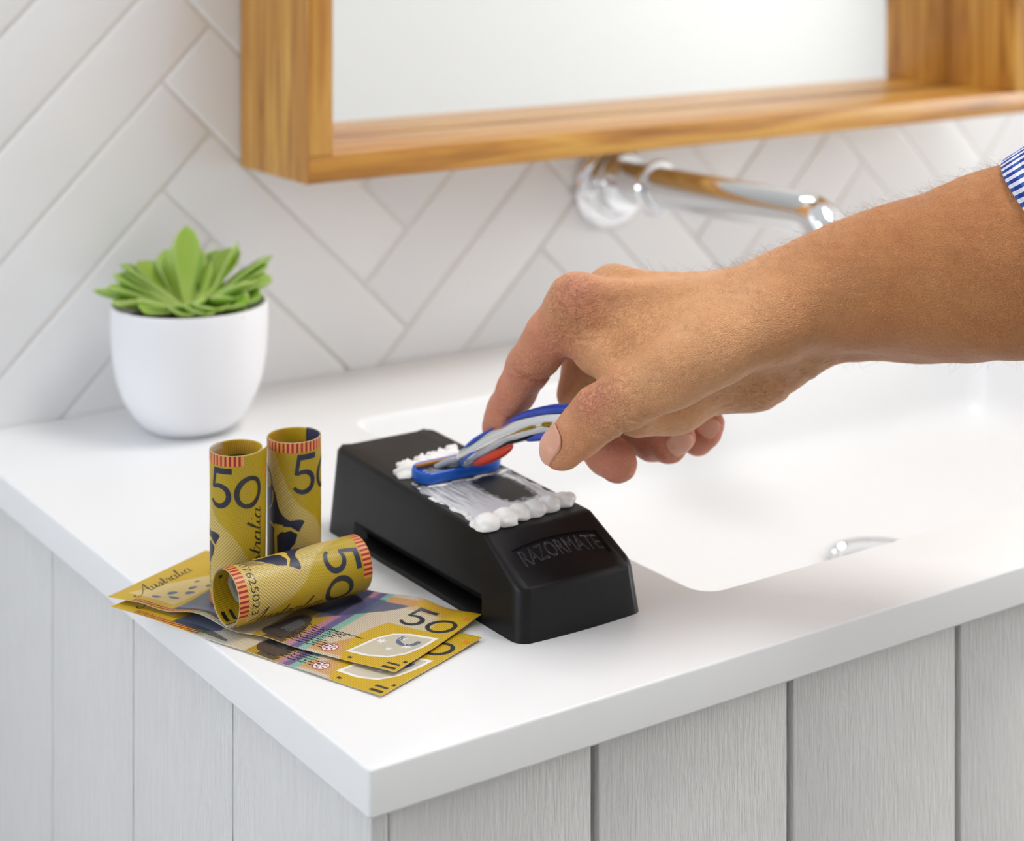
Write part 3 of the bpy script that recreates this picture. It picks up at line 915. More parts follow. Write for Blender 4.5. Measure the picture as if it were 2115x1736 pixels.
def print_B():
    rnd = random.Random(5); o = []
    o.append(('numeral', INK_CHAR, numeral5(122.4, 41.6, 16.6, 12.2)))
    o.append(('numeral', INK_CHAR, numeral0(135.6, 40.4, 13.0, 13.4)))
    win = []
    C = [(121.8, 7.2), (123.2, 15), (124.6, 24), (128.5, 31.5), (135, 35.0), (147.8, 36.6), (147.2, 26), (145.2, 17.0), (140.5, 10.2), (132, 7.4)]
    cc = (134.8, 20.5)
    o.append(('window_border', INK_WHITE, tri_poly(C)))
    Ci = [(cc[0]+(x-cc[0])*.87, cc[1]+(y-cc[1])*.87) for x, y in C]
    o.append(('clear_window', INK_WIN, tri_poly(Ci)))
    s = []
    for (a, b, r) in ((128.8, 22.6, 2.7), (134.8, 28.6, 2.9), (140.6, 23.6, 3.0), (135.8, 17.6, 1.9)): s += star(a, b, r)
    o.append(('star', INK_WHITE, s))
    o.append(('window_numeral', INK_SLATE, stroke([(138.5+4.2*math.cos(math.radians(a)), 28.6+4.6*math.sin(math.radians(a))) for a in range(150, 380, 12)], 2.2)))
    o.append(('tactile_bar', INK_BLACK, rect(143.2, 1.6, 149.6, 3.4))); o.append(('tactile_bar', INK_CHAR, rect(143.0, 5.4, 149.2, 6.9)))
    o.append(('tactile_dot', INK_BLACK, rect(148.4, 9.0, 150.0, 10.8))); o.append(('small_mark', INK_CHAR, rect(126.0, 2.4, 128.0, 4.0)))
    o.append(('emblem', INK_WHITE, tri_poly([(114+3.5*math.cos(a), 7.2+3.5*math.sin(a)) for a in [2*math.pi*k/28 for k in range(28)]])))
    em = stroke([(114+3.5*math.cos(a), 7.2+3.5*math.sin(a)) for a in [2*math.pi*k/36 for k in range(36)]], .42, True)
    for k in range(6):
        a = 2*math.pi*k/6+.4; c, q = math.cos(a), math.sin(a)
        em += tri_poly([(114+c*.5, 7.2+q*.5), (114+c*2.4-q*.8, 7.2+q*2.4+c*.8), (114+c*2.8+q*.2, 7.2+q*2.8-c*.2)])
    o.append(('emblem_ring', INK_MAG, em))
    tx_ = []
    for k in range(9):
        tx_ += scribble(92+rnd.uniform(-3, 3), 21.5-k*2.0, 116-rnd.uniform(0, 6)-(6 if 2 < k < 6 else 0), 1.1, 26, rnd, .55)
    tx_ += scribble(107, 21.0, 120.5, 1.6, 20, rnd, .6)
    o.append(('handwriting', INK_BLACK, tx_))
    b = []
    for k in range(19): b += rect(13.4+k*2.0, .4, 13.4+k*2.0+.95, 3.6, .9)
    o.append(('edge_bars', INK_RED, b))
    o.append(('lettering', INK_BLACK, script_word(9.6, 26.5, 34, 3.9, math.pi/2)))
    navy = [(33.2, 3.8), (35.0, 8.2), (41, 13.5), (52, 17), (58, 9), (51, 4.6)]
    o.append(('figure', INK_SLATE, blob(chaikin(navy, 2))))
    o.append(('figure_shading', INK_BLACK, hatch_poly([(33.4, 3.7), (34.2, 6.2), (45, 7.2), (56, 6.6), (66, 4.0), (66, 2.6), (52, 3.2)], 1.45, .62, .30)))
    lf = []
    for (a, b_, w, h) in ((18.5, 10, 5, 3.2), (21, 17.5, 4, 5), (25, 14, 6, 2.6), (27, 22, 4, 4.5), (24.5, 27, 3, 5), (29.0, 33, 3, 4), (21.5, 33.5, 2.2, 3)):
        lf += tri_poly(chaikin([(a-w/2, b_), (a-w*.1, b_+h*.45), (a+w*.5, b_+h*.5), (a+w*.3, b_-h*.2), (a-w*.1, b_-h*.5)]))
    o.append(('scenery', INK_SLATE, lf))
    nv = hatch_poly(chaikin([(82, 3.5), (90, 2.6), (95.5, 5), (95, 14), (93.0, 22), (90, 28), (85, 29), (81.5, 25), (81.0, 16), (78, 9)], 2), .9, .62, .44)
    o.append(('portrait', INK_NAVY, nv))
    o.append(('portrait_light', INK_GREY, hatch_poly([(85, 12), (91, 11), (91, 22), (86, 24)], .5, .8, .30)))
    o.append(('building', INK_NAVY, hatch_poly([(76, 36), (97, 35), (97, 62), (80, 62)], .2, .7, .36)))
    o.append(('orange_mark', INK_DORANGE, rect(146.8, 56.2, 149.6, 59.0)))
    o.append(('lower_figure', INK_NAVY, hatch_poly([(84, .6), (94.5, .4), (95.4, 3.6), (86, 5.0)], .9, .6, .4)))
    return o
PRINT_A, PRINT_B = print_A(), print_B()

def subdivide_tris(tris, lim=1.3):
    out = []; stack = list(tris)
    while stack:
        t = stack.pop()
        d = [math.dist(t[i], t[(i+1) % 3]) for i in range(3)]
        m = max(d)
        if m <= lim: out.append(t); continue
        i = d.index(m); a, b, c = t[i], t[(i+1) % 3], t[(i+2) % 3]
        mid_ = ((a[0]+b[0])/2, (a[1]+b[1])/2)
        stack.append([a, mid_, c]); stack.append([mid_, b, c])
    return out
SUB_A = [(n, m, np.array(subdivide_tris(t))) for n, m, t in PRINT_A]
SUB_B = [(n, m, np.array(subdivide_tris(t))) for n, m, t in PRINT_B]

def build_note(name, fmap, label, group, base_loc, res=.65, sides='AB', cull=None):
    """fmap(u_mm, v_mm, off_m) -> (N,3) world points; off > 0 is the A side"""
    root = empty(name, base_loc); tag(root, label, 'banknote', group)
    nu, nv = int(151/res), int(65/res)
    U, V = np.meshgrid(np.linspace(0, 151, nu+1), np.linspace(0, 65, nv+1), indexing='ij')
    u, v = U.ravel(), V.ravel(); n = u.size
    th = .00006
    PA, PB = fmap(u, v, th), fmap(u, v, -th)
    P = np.concatenate([PA, PB])-np.array(base_loc)
    i = np.arange(n).reshape(nu+1, nv+1)
    qa = np.stack([i[:-1, :-1], i[1:, :-1], i[1:, 1:], i[:-1, 1:]], -1).reshape(-1, 4)
    qb = qa[:, ::-1]+n
    bd = np.concatenate([i[:, 0], i[-1, 1:], i[-2::-1, -1], i[0, -2:0:-1]])
    bn = np.roll(bd, -1)
    qe = np.stack([bd+n, bn+n, bn, bd], 1)
    me = np_mesh(P, np.concatenate([qa, qb, qe]), 'sheet')
    mi = np.concatenate([np.zeros(len(qa)), np.ones(len(qb)), np.full(len(qe), 2)]).astype(np.int32)
    for m in (M_NOTEA, M_NOTEB, M_NOTEE): me.materials.append(m)
    me.polygons.foreach_set('material_index', mi)
    att = me.color_attributes.new('Zone', 'FLOAT_COLOR', 'POINT')
    uB = 151-u
    att.data.foreach_set('color', np.concatenate([zone_A(u, v), zone_B(uB, v)]).astype(np.float32).ravel())
    uvl = me.uv_layers.new(name='mm')
    vi = np.empty(len(me.loops), np.int32); me.loops.foreach_get('vertex_index', vi)
    uv2 = np.concatenate([np.stack([u, v], 1), np.stack([uB, v], 1)])
    uvl.data.foreach_set('uv', uv2[vi].astype(np.float32).ravel())
    sheet = make_obj('sheet', me, root)
    for side, sub in (('A', SUB_A), ('B', SUB_B)):
        if side not in sides: continue
        layer = {}
        for (nm, mat, T) in sub:
            q = T.reshape(-1, 2)
            uu, vv = (q[:, 0], q[:, 1]) if side == 'A' else (151-q[:, 0], q[:, 1])
            k = layer.get(nm, 0)
            layer_off = .000035 + .00003*(nm in ('edge_bars', 'figure_face', 'figure_collar', 'clear_window', 'emblem_ring', 'portrait_light', 'figure_shading', 'numeral', 'handwriting')) + .00007*(nm in ('star', 'window_numeral')) 
            off = (th+layer_off)*(1 if side == 'A' else -1)
            W = fmap(uu, vv, off)-np.array(base_loc)
            F_ = np.arange(len(W)).reshape(-1, 3)
            # orient outwards
            m2 = np_mesh(W, F_, nm, smooth=False)
            o2 = make_obj(nm, m2, sheet, mat)
    return root

CAMR = np.array([CC, -CS, 0.0]); CAMFW = np.array([CS, CC, 0.0])
def roll_map(C, axis, ex, ey, R, th_end, pitch=.00042, tail=.007, lift=.5, flare=0.0, sy=1.0, telescope=0.0):
    C, axis, ex, ey = map(np.asarray, (C, axis, ex, ey))
    def f(u, v, off):
        e = (151-u)/1000.0
        s = np.maximum(e-tail, 0)
        th = th_end-s/R
        r = R-pitch*(th_end-th)/(2*math.pi)+off
        x, y = r*np.cos(th), r*np.sin(th)
        tt = np.maximum(tail-e, 0)
        # tail leaves on a tangent, curling slightly back with the roll
        k = lift*(1+flare*(v/65-.5))
        a = (tt/R)*(1-np.clip(k, 0, 1))
        tx_, ty_ = -np.sin(th), np.cos(th)
        x = x+tx_*np.sin(a/1.0)*0+tx_*tt*np.cos(a/2)-np.cos(th)*tt*np.sin(a/2)
        y = y+ty_*tt*np.cos(a/2)-np.sin(th)*tt*np.sin(a/2)
        ax_ = v/1000.0+telescope*s/.15
        return C+np.outer(x, ex)+np.outer(y*sy, ey)+np.outer(ax_, axis)
    return f
ROLLG = 'rolled yellow fifty notes'
Zr = .0030
cl_ = np.array([.0274, .1632, Zr])
build_note('rolled_banknote', roll_map(cl_, [-.01, -.015, 1.0], CAMR, CAMFW, .0116, math.radians(-20), tail=.0070, lift=.55, flare=.8, sy=1.10), 'upright rolled yellow fifty banknote, the left one of two standing rolls', ROLLG, tuple(cl_))
cr_ = np.array([.0560, .1648, Zr])
build_note('rolled_banknote', roll_map(cr_, [0, 0, 1.0], CAMR, CAMFW, .0120, math.radians(40), tail=.006, lift=.3, flare=.3, sy=1.06), 'upright rolled yellow fifty banknote standing next to the black sharpener', ROLLG, tuple(cr_))
aL, aR = np.array([.0085, .1345, 0]), np.array([.0735, .1385, 0])
axl = (aR-aL)/np.linalg.norm(aR-aL); perp = np.array([-axl[1], axl[0], 0])
Rl = .0121
cb = aL+np.array([0, 0, Rl+Zr+.0006])
# seen along the axis from the open left end: ex = towards camera side (-perp), ey = up
build_note('rolled_banknote', roll_map(cb, axl, -perp, np.array([0, 0, -1.0]), Rl, math.radians(55), tail=.0070, lift=.15, flare=-.4, sy=1.0), 'rolled yellow fifty banknote lying on its side in front of the standing rolls', ROLLG, tuple(aL+np.array([0, 0, Zr])))

def flat_map(L, eu, zf):
    L = np.asarray(L); eu = np.asarray(eu)/np.linalg.norm(eu); ev = np.array([-eu[1], eu[0]])
    def f(u, v, off):
        ub = 151-u                      # B side up: mirror the sheet
        xy = L[:2]+np.outer(ub/1000, eu)+np.outer(v/1000, ev)
        return np.column_stack([xy, zf(ub, v)-off])
    return f
def g(x, c, w): return np.exp(-((x-c)/w)**2)
def z1(u, v): return .0019+.0034*g(u, 50, 13)*g(v, 0, 10)+.0012*g(u, 20, 10)*g(v, 0, 10)+.0010*g(u, 86, 10)*g(v, 0, 7)-.0004*g(u, 70, 8)+.0012*g(u, 151, 12)*g(v, 65, 22)+.0012*g(u, 112, 9)*g(v, 65, 10)+.0006*g(u, 8, 14)+.0016*g(u, 122, 7)*g(v, 66, 12)+.0006*g(u, 151, 20)*g(v, 0, 20)
def z2(u, v): return .0006+.0003*np.sin(u*.09+.6)**2+.0007*g(u, 26, 14)*g(v, 0, 12)+.0006*g(u, 151, 12)*g(v, 65, 20)-.0012*g(u, 34, 10)*g(v, 0, 8)*0
FG = 'flat yellow fifty notes'
build_note('flat_banknote', flat_map([-.0199, .1888, 0], [.346, -.938], z2), 'flat yellow fifty banknote, the lower of two lying on the worktop', FG, (.03, .13, 0.0004), sides='B')
build_note('flat_banknote', flat_map([-.0183, .1961, 0], [.423, -.906], z1), 'flat yellow fifty banknote on top of another, under the rolled notes', FG, (.04, .14, 0.0012), sides='B')
# ================================================================ potted succulent
PC = Vector((.1186, .4148, 0))
plant = empty('potted_succulent', PC); tag(plant, 'green rosette succulent in a round white pot by the tiled wall', 'plant')
def m_pot():
    t = NT('white_ceramic'); c = t.coord()
    t.set(Base_Color=srgb(240, 240, 242), Roughness=.55, Normal=t.bump(t.noise(c, 400, 2), .03, .0004)); return t.m
pp = [(0, .0004), (.0205, .0004), (.0228, .0014), (.0275, .0045), (.0335, .0115), (.0385, .0205), (.0418, .0310), (.0438, .0430), (.0447, .0570), (.0448, .0715), (.0445, .0728), (.0436, .0732), (.0428, .0728), (.0424, .0715), (.0422, .0560), (.0400, .0560), (0, .0560)]
make_obj('pot', lathe(pp, 96), plant, m_pot())
def m_soil():
    t = NT('potting_soil'); c = t.coord(); n = t.noise(c, 900, 4)
    t.set(Base_Color=t.ramp(n, [(.3, srgb(38, 28, 20)), (.7, srgb(82, 66, 48))]), Roughness=.95, Normal=t.bump(n, .8, .002)); return t.m
so = lathe([(.0418, .0565), (.0418, .0620), (.030, .0640), (.012, .0650), (0, .0652)], 48)
make_obj('soil', so, plant, m_soil())
def m_leaf():
    t = NT('succulent_leaf')
    uv = t.n('ShaderNodeUVMap', uv_map='leaf'); sp_ = t.n('ShaderNodeSeparateXYZ'); t.l(uv.outputs[0], sp_.inputs[0])
    edge = t.math('ABSOLUTE', t.math('SUBTRACT', sp_.outputs[0], .5))
    oi = t.n('ShaderNodeObjectInfo')
    base = t.mix(oi.outputs['Random'], srgb(132, 172, 44), srgb(166, 194, 74))
    c1 = t.mix(t.ramp(sp_.outputs[1], [(0.0, (1, 1, 1)), (.45, (0, 0, 0))]), base, srgb(196, 208, 116))
    c2 = t.mix(t.ramp(edge, [(.36, (0, 0, 0)), (.48, (1, 1, 1))]), c1, srgb(186, 204, 118))
    c3 = t.mix(t.math('MULTIPLY', t.noise(uv.outputs[0], 5, 3), .35), c2, srgb(130, 168, 88))
    t.set(Base_Color=c3, Roughness=.42)
    t.b.inputs['Subsurface Weight'].default_value = .25; t.b.inputs['Subsurface Radius'].default_value = (.004, .006, .002); t.b.inputs['Subsurface Scale'].default_value = .6
    return t.m
M_LEAF = m_leaf()
def leaf_mesh(L, W, T, cup, bend):
    nu, nv = 14, 9
    top, bot, uvs = [], [], []
    for i in range(nu+1):
        s = i/nu
        w = W*(.26+.74*math.sin(math.pi*min(1, s**1.6*.70))**1.0) if s < .72 else W*math.cos((s-.72)/.28*math.pi/2)**.62*(.26+.74*math.sin(math.pi*min(1, .72**1.6*.70)))
        w = max(w, W*.012)
        for j in range(nv+1):
            q = -1+2*j/nv
            y = q*w/2; x = s*L
            z = cup*(q*q)*w*.5+bend*L*s*s
            th = T*(1-q*q)**.6*(1-.55*s)*(1 if s < .97 else .3)
            top.append((x, y, z+th*.22)); bot.append((x, y, z-th*.78)); uvs.append((j/nv, s))
    n = len(top); vs_ = top+bot; fs = []
    Wd = nv+1
    for i in range(nu):
        for j in range(nv):
            a = i*Wd+j
            fs.append((a, a+Wd, a+Wd+1, a+1)); fs.append((n+a, n+a+1, n+a+Wd+1, n+a+Wd))
    bm = bmesh.new(); vv = [bm.verts.new(p) for p in vs_]
    lay = bm.loops.layers.uv.new('leaf')
    idx = {v: k for k, v in enumerate(vv)}
    for f in fs:
        fc = bm.faces.new([vv[k] for k in f])
        for lp in fc.loops: lp[lay].uv = uvs[idx[lp.vert] % n]
    bmesh.ops.remove_doubles(bm, verts=list(bm.verts), dist=1e-7)
    bmesh.ops.recalc_face_normals(bm, faces=list(bm.faces))
    me = mesh_bm(bm, 'leaf', True); me.materials.append(M_LEAF); return me
# screen angle convention: 0 = right of picture, 90 = away from the camera, 270 = towards the camera
def leaf(ang, el, L, W, base=(0, 0, .066), cup=.28, bend=.10, roll=0, T=.0052, r0=.003):
    me = leaf_mesh(L, W, T, cup, bend)
    o = make_obj('leaf', me, plant)
    a = math.radians(ang)-CAM_A
    d = Vector((math.cos(a), math.sin(a), 0))
    o.location = Vector(base)+d*r0
    o.rotation_mode = 'XYZ'
    M_ = Matrix.Rotation(a, 4, 'Z') @ Matrix.Rotation(-math.radians(el), 4, 'Y') @ Matrix.Rotation(math.radians(roll), 4, 'X')
    o.rotation_euler = M_.to_euler()
    return o
# heart of the rosette
leaf(100, 82, .047, .0165, (-.002, 0, .069), bend=-.02)
leaf(55, 72, .026, .009, (.004, 0, .069), bend=.0)
leaf(30, 58, .041, .0125, (.006, 0, .069), bend=.03, roll=-22)
leaf(20, 35, .050, .0175, (.004, 0, .069), bend=-.03, roll=-10)
leaf(160, 30, .040, .0140, (-.004, 0, .069), bend=-.05, roll=14)
leaf(120, 55, .038, .0170, (-.004, .002, .067), bend=.02)
leaf(75, 52, .038, .0160, (.006, .002, .067), bend=.02)
leaf(350, 24, .030, .0125, (.004, 0, .067), bend=-.02)
leaf(285, 30, .020, .0130, (.003, 0, .068), bend=-.05)
# middle whorl
lr = random.Random(21)
for ang, el, L, W in ((180, 22, .046, .0185), (203, 15, .047, .0190), (152, 40, .043, .0180), (232, 16, .037, .0180), (286, 20, .030, .0180), (322, 20, .036, .0185), (344, 26, .044, .0190), (46, 44, .044, .0175), (98, 48, .042, .0170), (128, 46, .042, .0170)):
    leaf(ang+lr.uniform(-5, 5), el+lr.uniform(-5, 5), L, W*1.12, (0, 0, .0685), bend=lr.uniform(-.06, .06), roll=lr.uniform(-20, 20), cup=.34)
# outer whorl resting on the rim
for ang, el, L, W in ((187, 10, .053, .0190), (216, 7, .046, .0195), (247, 5, .040, .0200), (274, 3, .037, .0205), (304, 6, .039, .0195), (328, 11, .044, .0190), (354, 18, .049, .0185), (18, 24, .048, .0180), (166, 30, .048, .0180), (66, 36, .045, .0170), (114, 36, .045, .0170), (338, 7, .045, .0190), (6, 13, .047, .0180), (290, 6, .039, .0190), (318, 4, .042, .0190)):
    leaf(ang+lr.uniform(-4, 4), el+lr.uniform(-2, 5), L, W*1.18, (0, 0, .0690), bend=lr.uniform(-.03, .08), roll=lr.uniform(-16, 16), cup=.32)
# ================================================================ shaving foam on the block
def m_foam():
    t = NT('shaving_foam'); c = t.coord(); n = t.noise(c, 1500, 3)
    t.set(Base_Color=srgb(243, 241, 238), Roughness=.45, Normal=t.bump(n, .12, .0004))
    t.b.inputs['Subsurface Weight'].default_value = .35; t.b.inputs['Subsurface Radius'].default_value = (.002, .002, .0022); t.b.inputs['Subsurface Scale'].default_value = .5
    return t.m
M_FOAM = m_foam()
foam = empty('shaving_foam', (.135, .135, top_z(.135))); tag(foam, 'white shaving foam smeared on top of the black sharpener', 'foam')
FO = np.array(foam.location)
def build_foam():
    h = .00055
    P = grid_points((.1035, .0860, .0350), (.1650, .1800, .0480), h)
    def tz(y): return .0362+(y-.0875)*(.0402-.0362)/(.2215-.0875)
    F = np.full(P.shape[:3], 1.0, np.float32)
    rr = np.random.default_rng(4)
    def add(x, y, r, zz=.0, sx=1.0, sy=1.0, sz=.85, k=.0016):
        nonlocal F
        Q = (P-np.array([x, y, tz(y)+zz], np.float32))/np.array([sx, sy, sz], np.float32)
        d = (np.sqrt((Q*Q).sum(-1))-r)*min(sx, sy, sz)
        F = smin(F, d, k)
    # front row of fat blobs
    for x, y, r in ((.1110, .0928, .0054), (.1205, .0935, .0056), (.1295, .0955, .0048), (.1375, .0958, .0052), (.1465, .0970, .0050), (.1550, .0980, .0044), (.1590, .0995, .0032)):
        add(x, y, r*1.10, .0018, 1.0, .92, .84, .0009)
    for x, y, r in ((.1140, .1000, .0042), (.1210, .1020, .0036), (.1300, .1035, .0034), (.1390, .1035, .0034), (.1480, .1045, .0034), (.1560, .1040, .0036), (.1100, .0985, .0040), (.1130, .0895, .0022), (.1225, .0900, .0022)):
        add(x, y, r, -.0008, 1.1, 1.1, .6)
    # ragged ridge ploughed up behind the razor
    for i in range(26):
        s = i/25
        x = .1120+.036*s; y = .1690+.0075*s+rr.uniform(-.0012, .0012)
        add(x, y, rr.uniform(.0026, .0040)*(1.0 if s > .1 else .6), .0002+rr.uniform(0, .0010), 1.0, .9, 1.0, .0010)
    for i in range(16):
        s = i/15; add(.1150+.034*s, .1720+.006*s+rr.uniform(-.001, .002), rr.uniform(.0014, .0022), .0028+rr.uniform(0, .0012), .8, .7, 1.2, .0010)
    add(.1450, .1745, .0045, .001, 1.6, .8, .8)
    for i in range(12): add(.114+.040*i/11, .1655+.004*i/11, .0034, -.0004, 1.3, 1.0, .7)
    # thin beads left along both edges of the stroke
    for i in range(44):
        s = i/43; y = .1000+.068*s
        add(.1104+.0014*math.sin(9*s)+rr.uniform(-.0006, .0006)+.0012*s, y, rr.uniform(.0010, .0021)*(1.1-.3*s), -.0007, 1.0, 1.7, .55, .0010)
    for i in range(30):
        s = i/29; y = .1040+.050*s
        if rr.random() < .75: add(.1588+.0012*s+rr.uniform(-.0005, .0005), y, rr.uniform(.0007, .0013)*(1.2-.5*s), -.0006, .9, 1.6, .5, .0008)
    # foam dragged along the razor's front edge
    for i in range(34):
        s = i/33; add(.1150+.0430*s, .1475+.0008*math.sin(20*s)+rr.uniform(-.0004, .0004), rr.uniform(.0009, .0017), -.0004, 1.3, .9, .7, .0008)
    F += .00030*value_noise(P, 1300.0, 3)*1.0
    F = np.maximum(F, (tz(P[..., 1])+.00005)-P[..., 2])
    return surface_nets(F, P[0, 0, 0], h)
Vf, Ff = build_foam(); Vf = relax(Vf, Ff, 2, .5)
make_obj('foam_ridge', np_mesh(Vf-FO, Ff, 'foam_ridge'), foam, M_FOAM)
def m_film():
    t = NT('foam_film'); c = t.coord()
    sep = t.n('ShaderNodeSeparateXYZ'); t.l(c, sep.inputs[0]); x, y = sep.outputs[0], sep.outputs[1]
    st1 = t.noise(t.mapping(c, (1, .045, 1)), 1300, 4, .65)
    st2 = t.noise(t.mapping(c, (1, .12, 1)), 420, 3, .6)
    wob = t.noise(c, 320, 3)
    # the scraped-clear patch near the right, and fading towards the razor
    dx = t.math('DIVIDE', t.math('SUBTRACT', x, .0095), .0105); dy = t.math('DIVIDE', t.math('SUBTRACT', y, -.0050), .0190)
    rr_ = t.math('ADD', t.math('POWER', t.math('ABSOLUTE', dx), 3.0), t.math('POWER', t.math('ABSOLUTE', dy), 3.0))
    patch = t.math('SUBTRACT', t.math('ADD', rr_, t.math('MULTIPLY', t.math('SUBTRACT', wob, .5), 1.5)), .55)
    amt = t.math('ADD', t.math('MULTIPLY', st1, .55), t.math('MULTIPLY', st2, .55))
    fade = t.math('MULTIPLY', t.math('SUBTRACT', -.006, y), 22.0)
    al = t.math('ADD', t.math('ADD', t.math('MULTIPLY', t.math('SUBTRACT', amt, .52), 2.6), .70), fade)
    al = t.math('MAXIMUM', t.math('MINIMUM', al, .93), .22)
    al = t.math('MULTIPLY', al, t.math('MULTIPLY', patch, 1.6, True))
    t.set(Base_Color=srgb(236, 238, 244), Roughness=.5, Alpha=t.math('MAXIMUM', al, 0.0))
    return t.m
fm = bmesh.new()
nx_, ny_ = 24, 40
gv = [[fm.verts.new((.1100+.0500*i/nx_+.0010*math.sin(j*.7)*(1 if i in (0, nx_) else 0)-.135, .0960+.0560*j/ny_-.135, top_z(.0960+.0560*j/ny_)+.00022-FO[2])) for j in range(ny_+1)] for i in range(nx_+1)]
for i in range(nx_):
    for j in range(ny_): fm.faces.new((gv[i][j], gv[i+1][j], gv[i+1][j+1], gv[i][j+1]))
make_obj('foam_film', mesh_bm(fm, 'foam_film', True), foam, m_film())

# ================================================================ razor
M_BLUE = plain('blue_rubber', srgb(20, 66, 178), .33); M_BLUEH = plain('blue_plastic', srgb(26, 92, 196), .22)
M_GREYP = plain('grey_plastic', srgb(150, 156, 166), .35); M_REDP = plain('red_orange_plastic', srgb(206, 62, 34), .35)
M_BLADE = plain('blade_steel', (.62, .63, .65, 1), .2, 1.0); M_DARKP = plain('dark_plastic', srgb(36, 40, 52), .4); M_GOLD = plain('orange_strip', srgb(206, 140, 60), .4)
HC = Vector((.1355, .1553, top_z(.155)+.0042))
razor = empty('razor', HC); tag(razor, 'blue and chrome cartridge razor held in the hand, head on the foam', 'razor')
def rel(p): return Vector(p)-HC
tilt = Matrix.Rotation(math.radians(8), 4, 'X')
def stadium(L, W, n=10, sharp=1.0):
    pts = []
    r = W/2
    for cx, a0 in ((L/2-r, -90), (-L/2+r, 90)):
        for k in range(n+1):
            a = math.radians(a0+180*k/n); pts.append((cx+r*math.cos(a), r*math.sin(a)))
    return pts
def head_frame():
    loops = []
    L, W = .0465, .0145
    for (dl, dw, z) in ((-.0030, -.0030, -.0030), (-.0008, -.0008, -.0026), (0, 0, -.0012), (0, 0, .0010), (-.0006, -.0006, .0022), (-.0022, -.0022, .0026), (-.0040, -.0040, .0022), (-.0044, -.0044, .0006)):
        loops.append([(x, y, z) for x, y in stadium(L+dl*1, W+dw*1, 10)])
    vs_ = [p for l in loops for p in l]; n = len(loops[0]); fs = []
    for i in range(len(loops)-1):
        for k in range(n): fs.append((i*n+k, i*n+(k+1) % n, (i+1)*n+(k+1) % n, (i+1)*n+k))
    fs.append(tuple(reversed(range(n)))); fs.append(tuple((len(loops)-1)*n+k for k in range(n)))
    me = mesh_from(vs_, fs, 'frame'); bm = bmesh.new(); bm.from_mesh(me); bmesh.ops.recalc_face_normals(bm, faces=list(bm.faces)); bm.to_mesh(me); bm.free()
    shade_auto(me, 40); me.transform(tilt); return me
hd = make_obj('head', head_frame(), razor, M_BLUEH); hd['label'] = 'blue blade cartridge'
for k in range(3):
    b = box_mesh(-.0185, .0185, -.0004, .0004, .0004, .0012); b.transform(tilt @ Matrix.Translation((0, -.0022+.0020*k, 0)))
    make_obj('blade', b, hd, M_BLADE)
b = box_mesh(-.0200, .0100, .0034, .0046, .0014, .0030, .0003); b.transform(tilt); make_obj('strip', b, hd, M_GOLD)
b = box_mesh(-.0150, .0150, -.0044, .0040, .0006, .0014, .0005); b.transform(tilt); make_obj('cartridge_back', b, hd, M_DARKP)
# handle path: neck behind the head, rising towards the camera side into the grip
HP = [px_at(*q) for q in ((957, 948, .838), (985, 932, .832), (1020, 913, .824), (1055, 896, .815), (1090, 882, .806), (1125, 873, .797), (1160, 868, .788), (1200, 866, .783), (1260, 862, .782), (1310, 852, .786))]
def smooth_path(P, n):
    out = []
    for i in range(len(P)-1):
        p0, p1, p2, p3 = P[max(i-1, 0)], P[i], P[i+1], P[min(i+2, len(P)-1)]
        for k in range(n):
            t = k/n
            out.append(.5*((2*p1)+(p2-p0)*t+(2*p0-5*p1+4*p2-p3)*t*t+(3*p1-p0-3*p2+p3)*t*t*t))
    out.append(P[-1]); return out
HPs = smooth_path(HP, 5)
def frames(P):
    fr = []
    for i in range(len(P)):
        t = (P[min(i+1, len(P)-1)]-P[max(i-1, 0)]).normalized()
        up = Vector((0, 0, 1)); up = (up-t*up.dot(t)).normalized(); sd = t.cross(up)
        fr.append((t, up, sd))
    return fr
HF = frames(HPs); NH = len(HPs)
def sect(i, a, b, ou=0.0, os=0.0, n=20, pw=2.0):
    t, up, sd = HF[i]; out = []
    for k in range(n):
        q = 2*math.pi*k/n; c, s = math.cos(q), math.sin(q)
        out.append(up*(a*math.copysign(abs(s)**(2/pw), s)+ou)+sd*(b*math.copysign(abs(c)**(2/pw), c)+os))
    return out
def hgt(s): return .0036+.0020*math.sin(min(1, s*2.4)*math.pi/2)-.0007*math.exp(-((s-.34)/.05)**2)
def wid(s): return .0044+.0020*math.sin(min(1, s*2.6)*math.pi/2)
sm_ = [i/(NH-1) for i in range(NH)]
body = sweep([rel(p) for p in HPs], [sect(i, hgt(s), wid(s)) for i, s in enumerate(sm_)])
make_obj('handle', body, razor, M_CHROME)
def pad(i0, i1, a, b, ou, os, mat, name, fn=None):
    idx = list(range(i0, i1+1)); n = len(idx)
    secs = []
    for j, i in enumerate(idx):
        q = max(.06, math.sin(math.pi*(j+.0)/(n-1))**.5)
        secs.append(sect(i, a*q, b*q, ou(sm_[i]) if callable(ou) else ou, os(sm_[i]) if callable(os) else os, 14))
    return make_obj(name, sweep([rel(HPs[i]) for i in idx], secs), razor, mat)
pad(13, 44, .0019, .0052, lambda s: hgt(s)-.0003, .0002, M_BLUE, 'top_grip')
pad(1, 12, .0018, .0046, lambda s: hgt(s)-.0002, -.0012, M_BLUE, 'thumb_rest')
pad(19, 44, .0026, .0040, lambda s: -hgt(s)+.0004, .0012, M_BLUE, 'under_grip')
pad(3, 15, .0024, .0032, lambda s: -hgt(s)-.0004, .0006, M_REDP, 'under_insert')
